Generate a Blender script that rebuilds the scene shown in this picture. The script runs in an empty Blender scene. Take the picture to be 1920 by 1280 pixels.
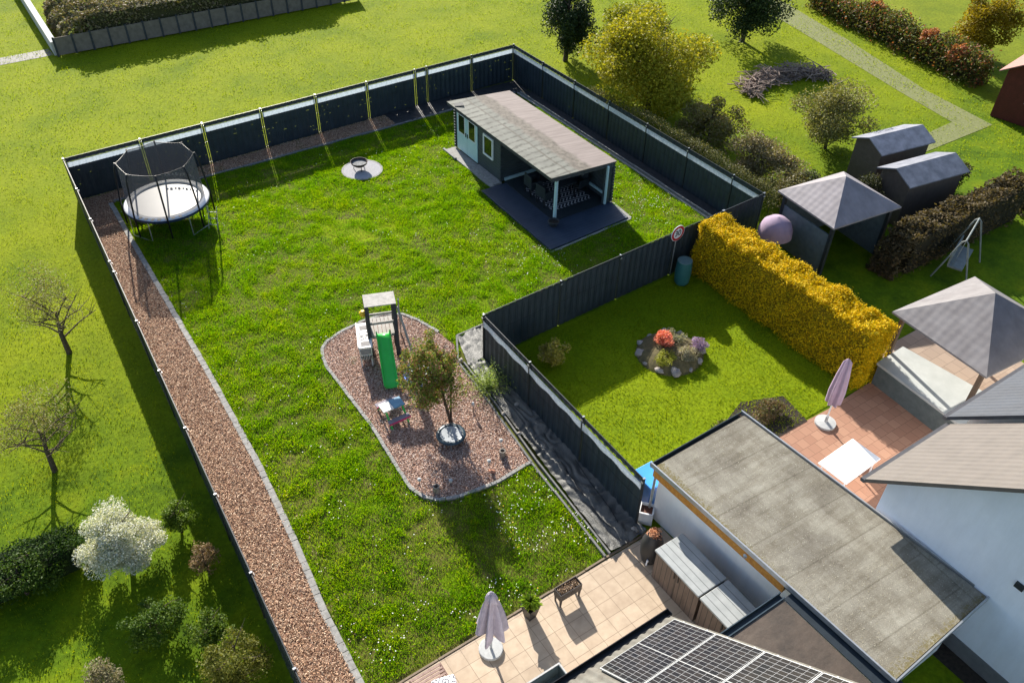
import bpy, math, random
import numpy as np
from mathutils import Vector, Matrix
C = bpy.context.scene.collection
SC = bpy.context.scene
R = math.radians
rnd = random.Random(7)

# ------------------------------------------------------------ camera
PITCH, ROLL, YAW, CH = 0.7093, 0.0231, 0.60, 17.314
def cam_axes():
    cp, sp = math.cos(PITCH), math.sin(PITCH); c, s = math.cos(ROLL), math.sin(ROLL)
    fw = Vector((0, cp, -sp)); up = Vector((0, sp, cp)); rt = Vector((1, 0, 0))
    r2 = c*rt + s*up; u2 = -s*rt + c*up
    M = Matrix.Rotation(-YAW, 3, 'Z')
    return M @ r2, M @ u2, M @ fw
_r, _u, _f = cam_axes()
cd = bpy.data.cameras.new('camera'); cam = bpy.data.objects.new('camera', cd); C.objects.link(cam)
cd.sensor_width = 36; cd.lens = 1554.926/1920*36; cd.clip_start = .1; cd.clip_end = 2000
cam.matrix_world = Matrix(((_r.x, _u.x, -_f.x, 0), (_r.y, _u.y, -_f.y, 0), (_r.z, _u.z, -_f.z, CH), (0, 0, 0, 1)))
SC.camera = cam
# ------------------------------------------------------------ sky and sun
SUN_AZ, SUN_EL = R(76.4), R(27.2)          # azimuth measured from +X
w = bpy.data.worlds.new('World'); SC.world = w; w.use_nodes = True
nt = w.node_tree; bg = nt.nodes['Background']
sky = nt.nodes.new('ShaderNodeTexSky'); sky.sky_type = 'NISHITA'; sky.sun_disc = False
sky.sun_elevation = SUN_EL; sky.sun_rotation = math.pi/2 - SUN_AZ
nt.links.new(sky.outputs[0], bg.inputs[0]); bg.inputs[1].default_value = 0.092
sl = bpy.data.lights.new('sun', 'SUN'); sl.energy = 5.0; sl.angle = R(.5); sl.color = (1, .93, .82)
so = bpy.data.objects.new('sun', sl); C.objects.link(so)
dv = -Vector((math.cos(SUN_EL)*math.cos(SUN_AZ), math.cos(SUN_EL)*math.sin(SUN_AZ), math.sin(SUN_EL)))
so.rotation_euler = dv.to_track_quat('-Z', 'Y').to_euler(); so.location = (0, 0, 40)
SC.view_settings.view_transform = 'Standard'; SC.view_settings.look = 'None'
SC.view_settings.exposure = 1.15; SC.view_settings.gamma = 1
SC.render.engine = 'CYCLES'

# ------------------------------------------------------------ materials
def nn(t, typ, **k):
    n = t.nodes.new(typ)
    for a, b in k.items(): setattr(n, a, b)
    return n
def ramp(t, fac, stops):
    r = nn(t, 'ShaderNodeValToRGB'); e = r.color_ramp.elements
    while len(e) < len(stops): e.new(.5)
    for i, (p, c) in enumerate(stops): e[i].position = p; e[i].color = (*c, 1)
    t.links.new(fac, r.inputs[0]); return r.outputs[0]
def mixc(t, fac, a, b, mode='MIX'):
    m = nn(t, 'ShaderNodeMix', data_type='RGBA', blend_type=mode)
    for s, v in ((0, fac), (6, a), (7, b)):
        if hasattr(v, 'is_linked'): t.links.new(v, m.inputs[s])
        elif s == 0: m.inputs[0].default_value = v
        else: m.inputs[s].default_value = (*v, 1)
    return m.outputs[2]
def noise(t, scale, detail=4, rough=.6, vec=None, out=0, dist=0):
    n = nn(t, 'ShaderNodeTexNoise'); n.inputs['Scale'].default_value = scale; n.inputs['Detail'].default_value = detail
    n.inputs['Roughness'].default_value = rough; n.inputs['Distortion'].default_value = dist
    t.links.new(vec if vec else coord(t), n.inputs['Vector']); return n.outputs[out]
def coord(t):
    n = t.nodes.get('GEO') or nn(t, 'ShaderNodeNewGeometry', name='GEO')
    return n.outputs['Position']
def scaled(t, sx, sy, sz, rot=0):
    m = nn(t, 'ShaderNodeMapping'); m.inputs['Scale'].default_value = (sx, sy, sz); m.inputs['Rotation'].default_value = (0, 0, rot)
    t.links.new(coord(t), m.inputs[0]); return m.outputs[0]
def new(name):
    m = bpy.data.materials.new(name); m.use_nodes = True
    t = m.node_tree; return m, t, t.nodes['Principled BSDF']
def bump(t, bsdf, h, strength=.4, dist=.02):
    b = nn(t, 'ShaderNodeBump'); b.inputs['Strength'].default_value = strength; b.inputs['Distance'].default_value = dist
    t.links.new(h, b.inputs['Height']); t.links.new(b.outputs[0], bsdf.inputs['Normal'])
def mat(name, c1, c2=None, rough=.7, scale=6, metal=0, bmp=.15, spec=.3):
    m, t, b = new(name); c2 = c2 or tuple(x*.75 for x in c1)
    f = noise(t, scale); col = ramp(t, f, [(.3, c2), (.7, c1)])
    t.links.new(col, b.inputs['Base Color'])
    b.inputs['Roughness'].default_value = rough; b.inputs['Metallic'].default_value = metal
    b.inputs['Specular IOR Level'].default_value = spec
    if bmp: bump(t, b, noise(t, scale*5), bmp, .01)
    return m
def leafmat(name, cols, trans=.35, rough=.6, big=None, tcol=None):
    """colour per leaf, light passes through"""
    m, t, b = new(name)
    g = nn(t, 'ShaderNodeNewGeometry')
    n = len(cols); r = nn(t, 'ShaderNodeValToRGB'); e = r.color_ramp.elements
    while len(e) < n: e.new(.5)
    for i, c in enumerate(cols): e[i].position = i/(n-1); e[i].color = (*c, 1)
    t.links.new(g.outputs['Random Per Island'], r.inputs[0]); col = r.outputs[0]
    if big: col = mixc(t, ramp(t, noise(t, big[0], 3), [(.4, (0, 0, 0)), (.62, (1, 1, 1))]), col, big[1], 'MULTIPLY')
    if big and len(big) > 2: col = mixc(t, ramp(t, noise(t, big[2], 5, .7), [(.5, (0, 0, 0)), (.66, (1, 1, 1))]), col, big[3], 'MULTIPLY')
    t.links.new(col, b.inputs['Base Color']); b.inputs['Roughness'].default_value = rough; b.inputs['Specular IOR Level'].default_value = .2
    tr = nn(t, 'ShaderNodeBsdfTranslucent'); 
    tc = mixc(t, 1.0, col, tcol or (1.3, 1.25, .55), 'MULTIPLY'); t.links.new(tc, tr.inputs[0])
    mx = nn(t, 'ShaderNodeMixShader'); mx.inputs[0].default_value = trans
    t.links.new(b.outputs[0], mx.inputs[1]); t.links.new(tr.outputs[0], mx.inputs[2])
    t.links.new(mx.outputs[0], t.nodes['Material Output'].inputs[0]); return m

M = {}
M['anth'] = mat('anthracite', (.028, .036, .042), (.018, .024, .03), .5, 3)
M['steel'] = mat('galvanised_steel', (.5, .52, .54), (.38, .4, .42), .35, 8, .6, 0)
M['darksteel'] = mat('dark_painted_steel', (.03, .035, .04), rough=.4)
M['white'] = mat('white_paint', (.78, .79, .8), (.66, .68, .7), .5, 5)
M['whiteplastic'] = mat('white_plastic', (.75, .74, .72), (.62, .62, .6), .45, 9, 0, .05)
M['black'] = mat('black_plastic', (.018, .019, .021), (.012, .012, .014), .45, 9)
M['kerb'] = mat('concrete_kerb', (.2, .2, .195), (.12, .12, .12), .85, 9, bmp=.4)
M['kerblight'] = mat('light_concrete_kerb', (.33, .325, .31), (.2, .2, .19), .85, 9, bmp=.4)
M['soil'] = mat('dark_soil', (.05, .038, .028), (.02, .016, .013), .95, 12, bmp=.8)
M['wood'] = mat('greyed_wood', (.42, .4, .37), (.26, .25, .23), .75, 10, bmp=.4)
M['woodgrey'] = mat('dark_grey_wood', (.06, .065, .07), (.03, .034, .038), .7, 10)
M['mint'] = mat('pale_mint_paint', (.5, .68, .7), (.44, .62, .65), .5, 4)
M['green'] = mat('green_plastic', (.04, .6, .08), (.04, .52, .07), .35, 3, 0, .03, .5)
M['stone'] = mat('field_stone', (.42, .38, .33), (.22, .2, .18), .85, 14, bmp=.5)
M['bark'] = mat('tree_bark', (.1, .075, .055), (.045, .034, .026), .9, 20, bmp=.8)
M['bluep'] = mat('blue_plastic', (.03, .14, .5), (.02, .1, .4), .35, 5, 0, .03, .5)
M['terra'] = mat('terracotta', (.42, .2, .13), (.3, .13, .08), .8, 9)
M['glass'] = mat('dark_window_glass', (.012, .018, .012), (.02, .03, .01), .08, 3, 0, 0, .6)
M['lilac'] = mat('lilac_fabric', (.36, .33, .4), (.27, .25, .31), .9, 7, bmp=.2)
M['mauve'] = mat('mauve_fabric', (.4, .3, .38), (.33, .25, .32), .9, 3)
M['concrete'] = mat('pale_concrete', (.45, .46, .46), (.36, .37, .37), .8, 12)
M['red'] = mat('red_paint', (.5, .02, .03), (.4, .02, .02), .5)
M['pink'] = mat('pink_plastic', (.6, .06, .18), rough=.4)
M['orange'] = mat('orange_wood', (.55, .26, .05), (.36, .15, .03), .7, 14)
M['plaster'] = mat('white_plaster', (.9, .9, .9), (.86, .86, .87), .9, 1.2, bmp=.05)
def render_wall(name, c1, c2):
    m, t, b = new(name); c = ramp(t, noise(t, 1.1, 4), [(.3, c2), (.7, c1)])
    c = mixc(t, .22, c, ramp(t, noise(t, 1.6, 5, .7, scaled(t, 2, 2, .4)), [(.35, (.72, .71, .68)), (.6, (1, 1, 1))]), 'MULTIPLY')
    t.links.new(c, b.inputs['Base Color']); b.inputs['Roughness'].default_value = .9; bump(t, b, noise(t, 60, 3), .3, .01); return m
M['plaster'] = render_wall('white_plaster', (.9, .9, .9), (.84, .84, .85))
M['tealp'] = mat('teal_plastic', (.03, .14, .14), rough=.5)

def grass_ground(name, cols, scale=1.2, fine=40):
    m, t, b = new(name)
    a = ramp(t, noise(t, scale, 5, .6), [(.3, cols[0]), (.5, cols[1]), (.72, cols[2])])
    f = ramp(t, noise(t, fine, 6, .7), [(.3, (.55, .55, .5)), (.7, (1.15, 1.15, 1.1))])
    t.links.new(mixc(t, 1, a, f, 'MULTIPLY'), b.inputs['Base Color'])
    b.inputs['Roughness'].default_value = .95; b.inputs['Specular IOR Level'].default_value = .1
    bump(t, b, noise(t, fine*.6, 5, .7), .6, .03); return m
def meadow():
    m, t, b = new('meadow_grass')
    a = ramp(t, noise(t, .3, 5, .6), [(.3, (.12, .18, .004)), (.5, (.19, .24, .004)), (.72, (.235, .275, .005))])
    g = ramp(t, noise(t, .7, 5, .65), [(.3, (.04, .085, .004)), (.5, (.1, .17, .004)), (.75, (.18, .23, .005))])
    sp = nn(t, 'ShaderNodeSeparateXYZ'); t.links.new(coord(t), sp.inputs[0])
    ad = nn(t, 'ShaderNodeMath', operation='ADD'); t.links.new(sp.outputs[1], ad.inputs[0])
    ml = nn(t, 'ShaderNodeMath', operation='MULTIPLY'); ml.inputs[1].default_value = 14; t.links.new(noise(t, .25, 4, .6), ml.inputs[0]); t.links.new(ml.outputs[0], ad.inputs[1])
    mr = nn(t, 'ShaderNodeMapRange'); mr.inputs[1].default_value = 32; mr.inputs[2].default_value = 24; t.links.new(ad.outputs[0], mr.inputs[0])
    a = mixc(t, mr.outputs[0], a, g)
    f = ramp(t, noise(t, 11, 6, .7), [(.3, (.62, .62, .55)), (.7, (1.12, 1.12, 1.1))])
    t.links.new(mixc(t, 1, a, f, 'MULTIPLY'), b.inputs['Base Color']); b.inputs['Roughness'].default_value = .95; b.inputs['Specular IOR Level'].default_value = .1
    bump(t, b, noise(t, 6, 5, .7), .6, .04); return m
M['field'] = meadow()
M['lawnbase'] = grass_ground('lawn_ground', [(.07, .1, .01), (.12, .13, .02), (.17, .14, .06)], 2.5, 60)
M['blade'] = leafmat('grass_blades', [(.08, .17, .003), (.125, .28, .004), (.18, .36, .005), (.32, .42, .015)], .5, .5, (.5, (.7, .86, .8), .38, (1.25, 1.1, 1.2)), (1.6, 1.4, .2))
M['fieldblade'] = leafmat('meadow_blades', [(.09, .17, .003), (.22, .28, .003), (.26, .31, .004)], .5, .7, (.4, (.82, .88, .8)), (1.4, 1.3, .3))
M['petal'] = leafmat('daisy_petals', [(.75, .75, .7), (.85, .85, .85)], .2, .6, None, (1, 1, 1))
M['petaly'] = leafmat('dandelion_petals', [(.7, .45, .02), (.75, .55, .03)], .2, .6, None, (1, 1, .4))
def chipmat(name, cols):
    m = leafmat(name, cols, .04, .8, None, (1, 1, 1)); return m
M['chipA'] = chipmat('pink_bark_chips', [(.07, .04, .03), (.5, .29, .2), (.8, .56, .44), (.2, .11, .08), (.95, .84, .74), (.62, .42, .33), (.12, .07, .05), (.7, .5, .42)])
M['chipB'] = chipmat('brown_bark_chips', [(.07, .04, .025), (.5, .3, .18), (.72, .48, .32), (.2, .11, .07), (.88, .7, .52), (.4, .24, .15), (.12, .07, .045), (.6, .4, .27)])
M['chipbase'] = mat('bark_bed', (.36, .2, .14), (.14, .075, .05), .95, 30, bmp=1)

# ------------------------------------------------------------ mesh helpers
def tag(o, label=None, cat=None, group=None, kind=None):
    if label: o['label'] = label
    if cat: o['category'] = cat
    if group: o['group'] = group
    if kind: o['kind'] = kind
    return o
def thing(name, label, cat, loc=(0, 0, 0), rz=0, group=None):
    o = bpy.data.objects.new(name, None); C.objects.link(o); o.empty_display_size = .2
    o.location = loc; o.rotation_euler = (0, 0, rz); return tag(o, label, cat, group)
def dup(root, loc, rz=None, label=None):
    r = root.copy(); C.objects.link(r); r.location = loc
    if rz is not None: r.rotation_euler = (0, 0, rz)
    if label: r['label'] = label
    for ch in list(root.children):
        c = ch.copy(); C.objects.link(c); c.parent = r
        for g in ch.children:
            d = g.copy(); C.objects.link(d); d.parent = c
    return r
class MB:
    def __init__(s): s.v = []; s.f = []; s.m = []
    def add(s, vs, fs, mi=0):
        n = len(s.v); s.v += [tuple(v) for v in vs]; s.f += [tuple(i+n for i in f) for f in fs]; s.m += [mi]*len(fs); return s
    def box(s, x0, y0, z0, x1, y1, z1, mi=0, rz=0, piv=None, mat=None):
        vs = [Vector((x, y, z)) for z in (z0, z1) for y in (y0, y1) for x in (x0, x1)]
        if rz:
            p = Vector(piv or ((x0+x1)/2, (y0+y1)/2, 0)); q = Matrix.Rotation(rz, 3, 'Z'); vs = [q @ (v-p)+p for v in vs]
        if mat: vs = [mat @ v for v in vs]
        return s.add(vs, [(0, 2, 3, 1), (4, 5, 7, 6), (0, 1, 5, 4), (2, 6, 7, 3), (0, 4, 6, 2), (1, 3, 7, 5)], mi)
    def beam(s, a, b, w, h, mi=0, up=(0, 0, 1)):
        a, b = Vector(a), Vector(b); d = (b-a).normalized(); u = Vector(up); r = d.cross(u)
        if r.length < 1e-3: r = d.cross(Vector((0, 1, 0)))
        r.normalize(); u = r.cross(d)
        vs = [p+r*sx*w/2+u*sz*h/2 for p in (a, b) for sx, sz in ((-1, -1), (1, -1), (1, 1), (-1, 1))]
        return s.add(vs, [(0, 1, 2, 3), (7, 6, 5, 4), (0, 4, 5, 1), (1, 5, 6, 2), (2, 6, 7, 3), (3, 7, 4, 0)], mi)
    def tube(s, pts, rads, n=8, mi=0, cap=True):
        pts = [Vector(p) for p in pts]; rads = rads if isinstance(rads, (list, tuple)) else [rads]*len(pts)
        vs = []; ref = None
        for i, p in enumerate(pts):
            d = (pts[min(i+1, len(pts)-1)]-pts[max(i-1, 0)]).normalized()
            if ref is None: ref = d.orthogonal().normalized()
            a = (ref-d*ref.dot(d)); a = a.normalized() if a.length > 1e-4 else d.orthogonal().normalized(); ref = a
            b = d.cross(a)
            vs += [p+(a*math.cos(k*2*math.pi/n)+b*math.sin(k*2*math.pi/n))*rads[i] for k in range(n)]
        fs = [(i*n+k, i*n+(k+1) % n, (i+1)*n+(k+1) % n, (i+1)*n+k) for i in range(len(pts)-1) for k in range(n)]
        if cap: fs += [tuple(range(n-1, -1, -1)), tuple((len(pts)-1)*n+k for k in range(n))]
        return s.add(vs, fs, mi)
    def lathe(s, prof, c=(0, 0, 0), n=24, mi=0, cap=True, sx=1, sy=1):
        vs = [(c[0]+r*sx*math.cos(k*2*math.pi/n), c[1]+r*sy*math.sin(k*2*math.pi/n), c[2]+z) for r, z in prof for k in range(n)]
        fs = [(i*n+k, i*n+(k+1) % n, (i+1)*n+(k+1) % n, (i+1)*n+k) for i in range(len(prof)-1) for k in range(n)]
        if cap: fs += [tuple(range(n-1, -1, -1)), tuple((len(prof)-1)*n+k for k in range(n))]
        return s.add(vs, fs, mi)
    def prism(s, poly, z0, z1, mi=0):
        n = len(poly); vs = [(x, y, z0) for x, y in poly]+[(x, y, z1) for x, y in poly]
        return s.add(vs, [tuple(range(n-1, -1, -1)), tuple(range(n, 2*n))]+[(i, (i+1) % n, n+(i+1) % n, n+i) for i in range(n)], mi)
    def build(s, name, mats, parent=None, smooth=False, bev=0):
        me = bpy.data.meshes.new(name); me.from_pydata(s.v, [], s.f)
        if not isinstance(mats, (list, tuple)): mats = [mats]
        for m in mats: me.materials.append(m)
        me.polygons.foreach_set('material_index', s.m)
        if smooth: me.polygons.foreach_set('use_smooth', [len(f) <= 4 for f in s.f])
        me.update(); o = bpy.data.objects.new(name, me); C.objects.link(o)
        if parent: o.parent = parent
        if bev:
            b = o.modifiers.new('bevel', 'BEVEL'); b.width = bev; b.segments = 2; b.limit_method = 'ANGLE'
        return o
def struct(name, mb, m, **k): return tag(mb.build(name, m, **k), kind='structure')
def npmesh(name, verts, k, mats, mi=None, parent=None):
    """verts: (N,k,3) separate k-gons"""
    N = verts.shape[0]; me = bpy.data.meshes.new(name)
    me.vertices.add(N*k); me.vertices.foreach_set('co', verts.reshape(-1).astype(np.float32))
    me.loops.add(N*k); me.loops.foreach_set('vertex_index', np.arange(N*k, dtype=np.int32))
    me.polygons.add(N); me.polygons.foreach_set('loop_start', np.arange(0, N*k, k, dtype=np.int32))
    me.polygons.foreach_set('loop_total', np.full(N, k, dtype=np.int32))
    if not isinstance(mats, (list, tuple)): mats = [mats]
    for m in mats: me.materials.append(m)
    if mi is not None: me.polygons.foreach_set('material_index', mi.astype(np.int32))
    me.update(calc_edges=True); o = bpy.data.objects.new(name, me); C.objects.link(o)
    if parent: o.parent = parent
    return o
NR = np.random.RandomState(11)
def vnoise(x, y, s, seed=0):
    """smooth value noise on arrays"""
    g = np.random.RandomState(seed).rand(128, 128); x = x/s; y = y/s
    xi = np.floor(x).astype(int); yi = np.floor(y).astype(int); fx = x-xi; fy = y-yi
    fx = fx*fx*(3-2*fx); fy = fy*fy*(3-2*fy); a = lambda i, j: g[(xi+i) % 128, (yi+j) % 128]
    return (a(0, 0)*(1-fx)+a(1, 0)*fx)*(1-fy)+(a(0, 1)*(1-fx)+a(1, 1)*fx)*fy
def inpoly(x, y, P):
    r = np.zeros(x.shape, bool); n = len(P)
    for i in range(n):
        x0, y0 = P[i]; x1, y1 = P[i-1]
        c = ((y0 > y) != (y1 > y)) & (x < (x1-x0)*(y-y0)/((y1-y0) or 1e-9)+x0); r ^= c
    return r
def scatter(P, dens, holes=()):
    P_ = np.array(P); lo = P_.min(0); hi = P_.max(0); n = int((hi-lo).prod()*dens)
    x = NR.uniform(lo[0], hi[0], n); y = NR.uniform(lo[1], hi[1], n); k = inpoly(x, y, P)
    for h in holes: k &= ~inpoly(x, y, h)
    return x[k], y[k]
def circle(cx, cy, r, n=28): return [(cx+r*math.cos(2*math.pi*i/n), cy+r*math.sin(2*math.pi*i/n)) for i in range(n)]
def blades(x, y, h, wd, lean=.5):
    N = len(x); a = NR.uniform(0, 2*math.pi, N); b = NR.uniform(0, 2*math.pi, N); l = NR.uniform(.1, lean, N)*h
    dx, dy = np.cos(a)*wd/2, np.sin(a)*wd/2; ex, ey = np.cos(b)*l, np.sin(b)*l; z = np.zeros(N)
    v = np.empty((N, 4, 3))
    v[:, 0] = np.stack([x-dx, y-dy, z], 1); v[:, 1] = np.stack([x+dx, y+dy, z], 1)
    v[:, 2] = np.stack([x+dx*.8+ex*.45, y+dy*.8+ey*.45, h*.65], 1); v[:, 3] = np.stack([x+ex, y+ey, h], 1)
    return v
def leaves(P, size, asp=.55, up=.3, r=NR):
    """P (N,3) -> leaf quads"""
    N = len(P); d = r.normal(size=(N, 3)); d[:, 2] *= .6; d /= np.linalg.norm(d, axis=1)[:, None]
    n = r.normal(size=(N, 3)); n[:, 2] += up*2; s = np.cross(d, n); s /= np.linalg.norm(s, axis=1)[:, None]
    L = size*r.uniform(.6, 1.3, N)[:, None]; W = L*asp/2
    v = np.empty((N, 4, 3)); v[:, 0] = P-d*L/2; v[:, 1] = P+s*W; v[:, 2] = P+d*L/2; v[:, 3] = P-s*W; return v
def blobpts(n, c, rad, clumps=22, cr=.42, seed=0, shell=.35):
    r = np.random.RandomState(seed); c = np.array(c); rad = np.array(rad)
    d = r.normal(size=(clumps, 3)); d /= np.linalg.norm(d, axis=1)[:, None]
    cc = d*(r.uniform(shell, .82, clumps)[:, None]); rr = r.uniform(.6, 1.25, clumps)*cr
    k = r.randint(0, clumps, n); e = r.normal(size=(n, 3)); e /= np.linalg.norm(e, axis=1)[:, None]
    q = cc[k]+e*(r.uniform(0, 1, n)**.42*rr[k])[:, None]; return c+q*rad

# ------------------------------------------------------------ terrain and surfaces
L_MAT = M['field']
mb = MB(); mb.add([(-500, -300, -.03), (600, -300, -.03), (600, 900, -.03), (-500, 900, -.03)], [(0, 1, 2, 3)])
struct('ground', mb, L_MAT)
ISL = [(6.37, 19.77), (6.14, 19.55), (6.0, 19.2), (5.9, 18.65), (5.93, 17.35), (5.96, 15.65), (5.86, 14.08), (5.82, 13.11), (5.97, 12.66), (6.25, 12.36), (6.76, 12.17),
       (7.83, 12.03), (9.0, 12.14), (9.1, 13.0), (9.24, 14.3), (9.34, 15.6), (9.4, 16.7), (9.75, 17.5), (9.62, 18.3), (9.35, 19.2), (9.05, 19.75), (8.5, 20.05), (7.78, 20.1), (6.96, 19.98)]
LAWN = [(2.44, 8.62), (9.0, 8.68), (9.05, 12.1), (9.36, 15.2), (9.44, 16.6), (10.05, 17.72), (21.88, 17.9), (21.88, 32.1), (2.85, 31.9), (2.82, 25.7), (2.86, 20.3), (2.83, 16), (2.69, 13.2), (2.52, 11)]
DECK = [(15.45, 25.1), (15.38, 20.12), (19.26, 20.3), (19.4, 21.6), (19.55, 21.6), (19.55, 28.9), (15.95, 28.9), (15.95, 25.1)]
FPIT = circle(12.17, 29.2, .86)
mb = MB(); gx = np.arange(2.3, 22.2, .22); gy = np.arange(8.5, 33.6, .22)
X, Y = np.meshgrid(gx, gy); Z = vnoise(X, Y, .6, 3)*.022+vnoise(X, Y, 2.3, 4)*.03-.045
nx = len(gx); mb.add(np.stack([X.ravel(), Y.ravel(), Z.ravel()], 1).tolist(), [(j*nx+i, j*nx+i+1, (j+1)*nx+i+1, (j+1)*nx+i) for j in range(len(gy)-1) for i in range(nx-1) if not (gy[j] < 17.7 and gx[i] > 9.7) and not (gx[i] < 2.4+.4*min(1, max(0, (gy[j]-9)/7)))])
struct('lawn', mb, M['lawnbase'], smooth=True)
x, y = scatter(LAWN, 2300, [ISL, DECK, FPIT])
n1 = vnoise(x, y, .35, 5); n2 = vnoise(x, y, 1.7, 6); bare = np.exp(-((x-10.2)**2/.18+(y-26.2)**2/.1))+.8*np.exp(-((x-11.7)**2/.25+(y-22.9)**2/.1))+.7*np.exp(-((x-14.3)**2/.1+(y-26.8)**2/.1))+.55*(vnoise(x, y, .9, 91) > .83)+.5*np.exp(-((x-3.6)**2/.3+(y-15.2)**2/1.6))+.5*np.exp(-((x-5.2)**2/1.2+(y-10.6)**2/.3))
keep = (NR.rand(len(x)) < .45+.9*n1) & (NR.rand(len(x)) > bare*.9); x, y, n1, n2 = x[keep], y[keep], n1[keep], n2[keep]
n3 = vnoise(x, y, .16, 77); h = (.02+.055*n1**2+.03*n3**2+.012*n2)*NR.uniform(.6, 1.25, len(x))
tag(npmesh('grass', blades(x, y, h, .017, .9), 4, M['blade']), kind='stuff')
# daisies and dandelions in drifts
x, y = scatter(LAWN, 75, [ISL, DECK, FPIT])
d = vnoise(x, y, .55, 21)*vnoise(x, y, 2.1, 22)
wgt = .05+1.2*np.exp(-((x-8)**2/2.2+(y-9.8)**2/1.6))+.55*np.exp(-((x-20.7)**2/1+(y-21)**2/5))+.4*np.exp(-((x-14.5)**2/1+(y-20)**2/.8))+.35*np.exp(-((x-5)**2/6+(y-9)**2/1))+.12*(y < 16)
k = (d > .30) & (NR.rand(len(x)) < wgt); x, y = x[k], y[k]; N = len(x)
P = np.stack([x, y, NR.uniform(.06, .09, N)], 1); a = NR.uniform(0, 6.28, N); s = NR.uniform(.009, .017, N)
v = np.empty((N, 6, 3))
for i in range(6): v[:, i] = P+np.stack([np.cos(a+i*math.pi/3)*s, np.sin(a+i*math.pi/3)*s, NR.uniform(-.004, .004, N)], 1)
tag(npmesh('daisies', v, 6, [M['petal'], M['petaly']], mi=(NR.rand(N) < .14)*1), kind='stuff')
# bark strip (left and back)
STR = [(1.2, 8.6), (2.3, 8.6), (2.36, 11), (2.53, 13.2), (2.67, 16), (2.7, 20.3), (2.66, 25.7), (2.62, 29.9), (2.6, 31.95), (12, 32.05), (15.3, 32.1), (15.3, 33.3), (1.72, 32.8), (1.5, 25), (1.35, 17)]
mb = MB(); mb.add([(x, y, -.012) for x, y in STR], [tuple(range(len(STR)))]); struct('bark_bed', mb, M['chipbase'])
def chips(P, dens, base=0., zmax=.05, big=1.0):
    x, y = scatter(P, dens); N = len(x); Pp = np.stack([x, y, base+NR.uniform(0, zmax, N)], 1)
    d = NR.normal(size=(N, 3)); d[:, 2] *= .35; d /= np.linalg.norm(d, axis=1)[:, None]
    n = NR.normal(size=(N, 3))*.45; n[:, 2] += 1; s = np.cross(d, n); s /= np.linalg.norm(s, axis=1)[:, None]
    L = NR.uniform(.02, .05, N)[:, None]*big; W = NR.uniform(.008, .016, N)[:, None]*big
    v = np.empty((N, 4, 3)); v[:, 0] = Pp-d*L-s*W*.7; v[:, 1] = Pp+d*L*.9-s*W; v[:, 2] = Pp+d*L+s*W*.6; v[:, 3] = Pp-d*L*.8+s*W; return v
STR2 = [(1.25, 8.7)]+STR[1:]
tag(npmesh('bark_mulch', chips(STR2, 2300, 0, .045, .62), 4, M['chipB']), kind='stuff')
SP = np.concatenate([chips([(2.3, 9), (2.95, 9), (3.2, 16), (3.1, 26), (2.5, 26), (2.5, 15)], 26, .02, .03, .6), chips([(7.6+(x-7.6)*1.09, 16+(y-16)*1.05) for x, y in ISL], 24, .03, .03, .6)])
tag(npmesh('spilled_chips', SP, 4, M['chipA']), kind='stuff')
mb = MB(); mb.add([(x, y, .0) for x, y in ISL], [tuple(range(len(ISL)))]); struct('play_bed', mb, M['chipbase'])
ISL_IN = [(7.6+(x-7.6)*.985, 16+(y-16)*.992) for x, y in ISL]
tag(npmesh('bark_chips', chips(ISL_IN, 2700, .005, .045, .58), 4, M['chipA']), kind='stuff')

# kerbs: rows of edging stones
def kerbrun(mb, pts, wd, z0, z1, seg=.5, gap=.006, jit=.006):
    for i in range(len(pts)-1):
        a = Vector((*pts[i], 0)); b = Vector((*pts[i+1], 0)); L = (b-a).length; n = max(1, round(L/seg)); d = (b-a)/n
        for j in range(n):
            p = a+d*j; q = p+d*(1-gap/d.length); zz = z1+rnd.uniform(-jit, jit); off = Vector((rnd.uniform(-jit, jit), rnd.uniform(-jit, jit), 0))
            mb.beam(p+off+Vector((0, 0, (z0+zz)/2)), q+off+Vector((0, 0, (z0+zz)/2)), wd, zz-z0)
mb = MB(); kerbrun(mb, [(2.36, 8.6), (2.42, 11), (2.6, 13.2), (2.74, 16), (2.78, 20.3), (2.74, 25.7), (2.7, 29.9), (2.7, 32.0)], .17, -.03, .03, .24)
tag(mb.build('stone_edging', M['kerblight'], bev=.006), 'long row of pale paving setts between the lawn and the left bark strip', 'edging', 'lawn edgings')
mb = MB(); kerbrun(mb, [(2.82, 32.02), (9, 32.06), (16, 32.14), (21.9, 32.25)], .13, -.05, .045, 1.0)
tag(mb.build('stone_edging', M['kerb'], bev=.006), 'straight dark concrete edging along the foot of the back fence bed', 'edging', 'lawn edgings')
mb = MB(); kerbrun(mb, ISL[:13]+[], .1, -.05, .05, .16); kerbrun(mb, ISL[18:]+[ISL[0]], .1, -.05, .05, .16)
tag(mb.build('stone_edging', M['kerblight'], bev=.008), 'curved ring of small grey stones around the bark chip play bed', 'edging', 'lawn edgings')
mb = MB(); kerbrun(mb, [(8.83, 8.62), (9.02, 12.1), (9.24, 14.3), (9.36, 15.7), (9.42, 16.7), (10.02, 17.8), (11.5, 17.85)], .06, -.05, .06, 1.0)
kerbrun(mb, [(8.97, 8.62), (9.17, 12.1), (9.39, 14.3), (9.5, 15.7), (9.56, 16.6)], .05, -.05, .07, 1.0)
tag(mb.build('stone_edging', M['kerb'], bev=.006), 'double grey kerb running beside the crumpled black weed membrane', 'edging', 'lawn edgings')
mb = MB(); kerbrun(mb, [(21.9, 18.6), (21.93, 24), (21.95, 32.1)], .09, -.05, .06, 1.0); kerbrun(mb, [(22.08, 18.6), (22.1, 32.1)], .04, -.05, .1, 1.0)
tag(mb.build('stone_edging', M['kerblight'], bev=.006), 'double pale kerb between the lawn and the right-hand fence behind the summerhouse', 'edging', 'lawn edgings')

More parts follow.
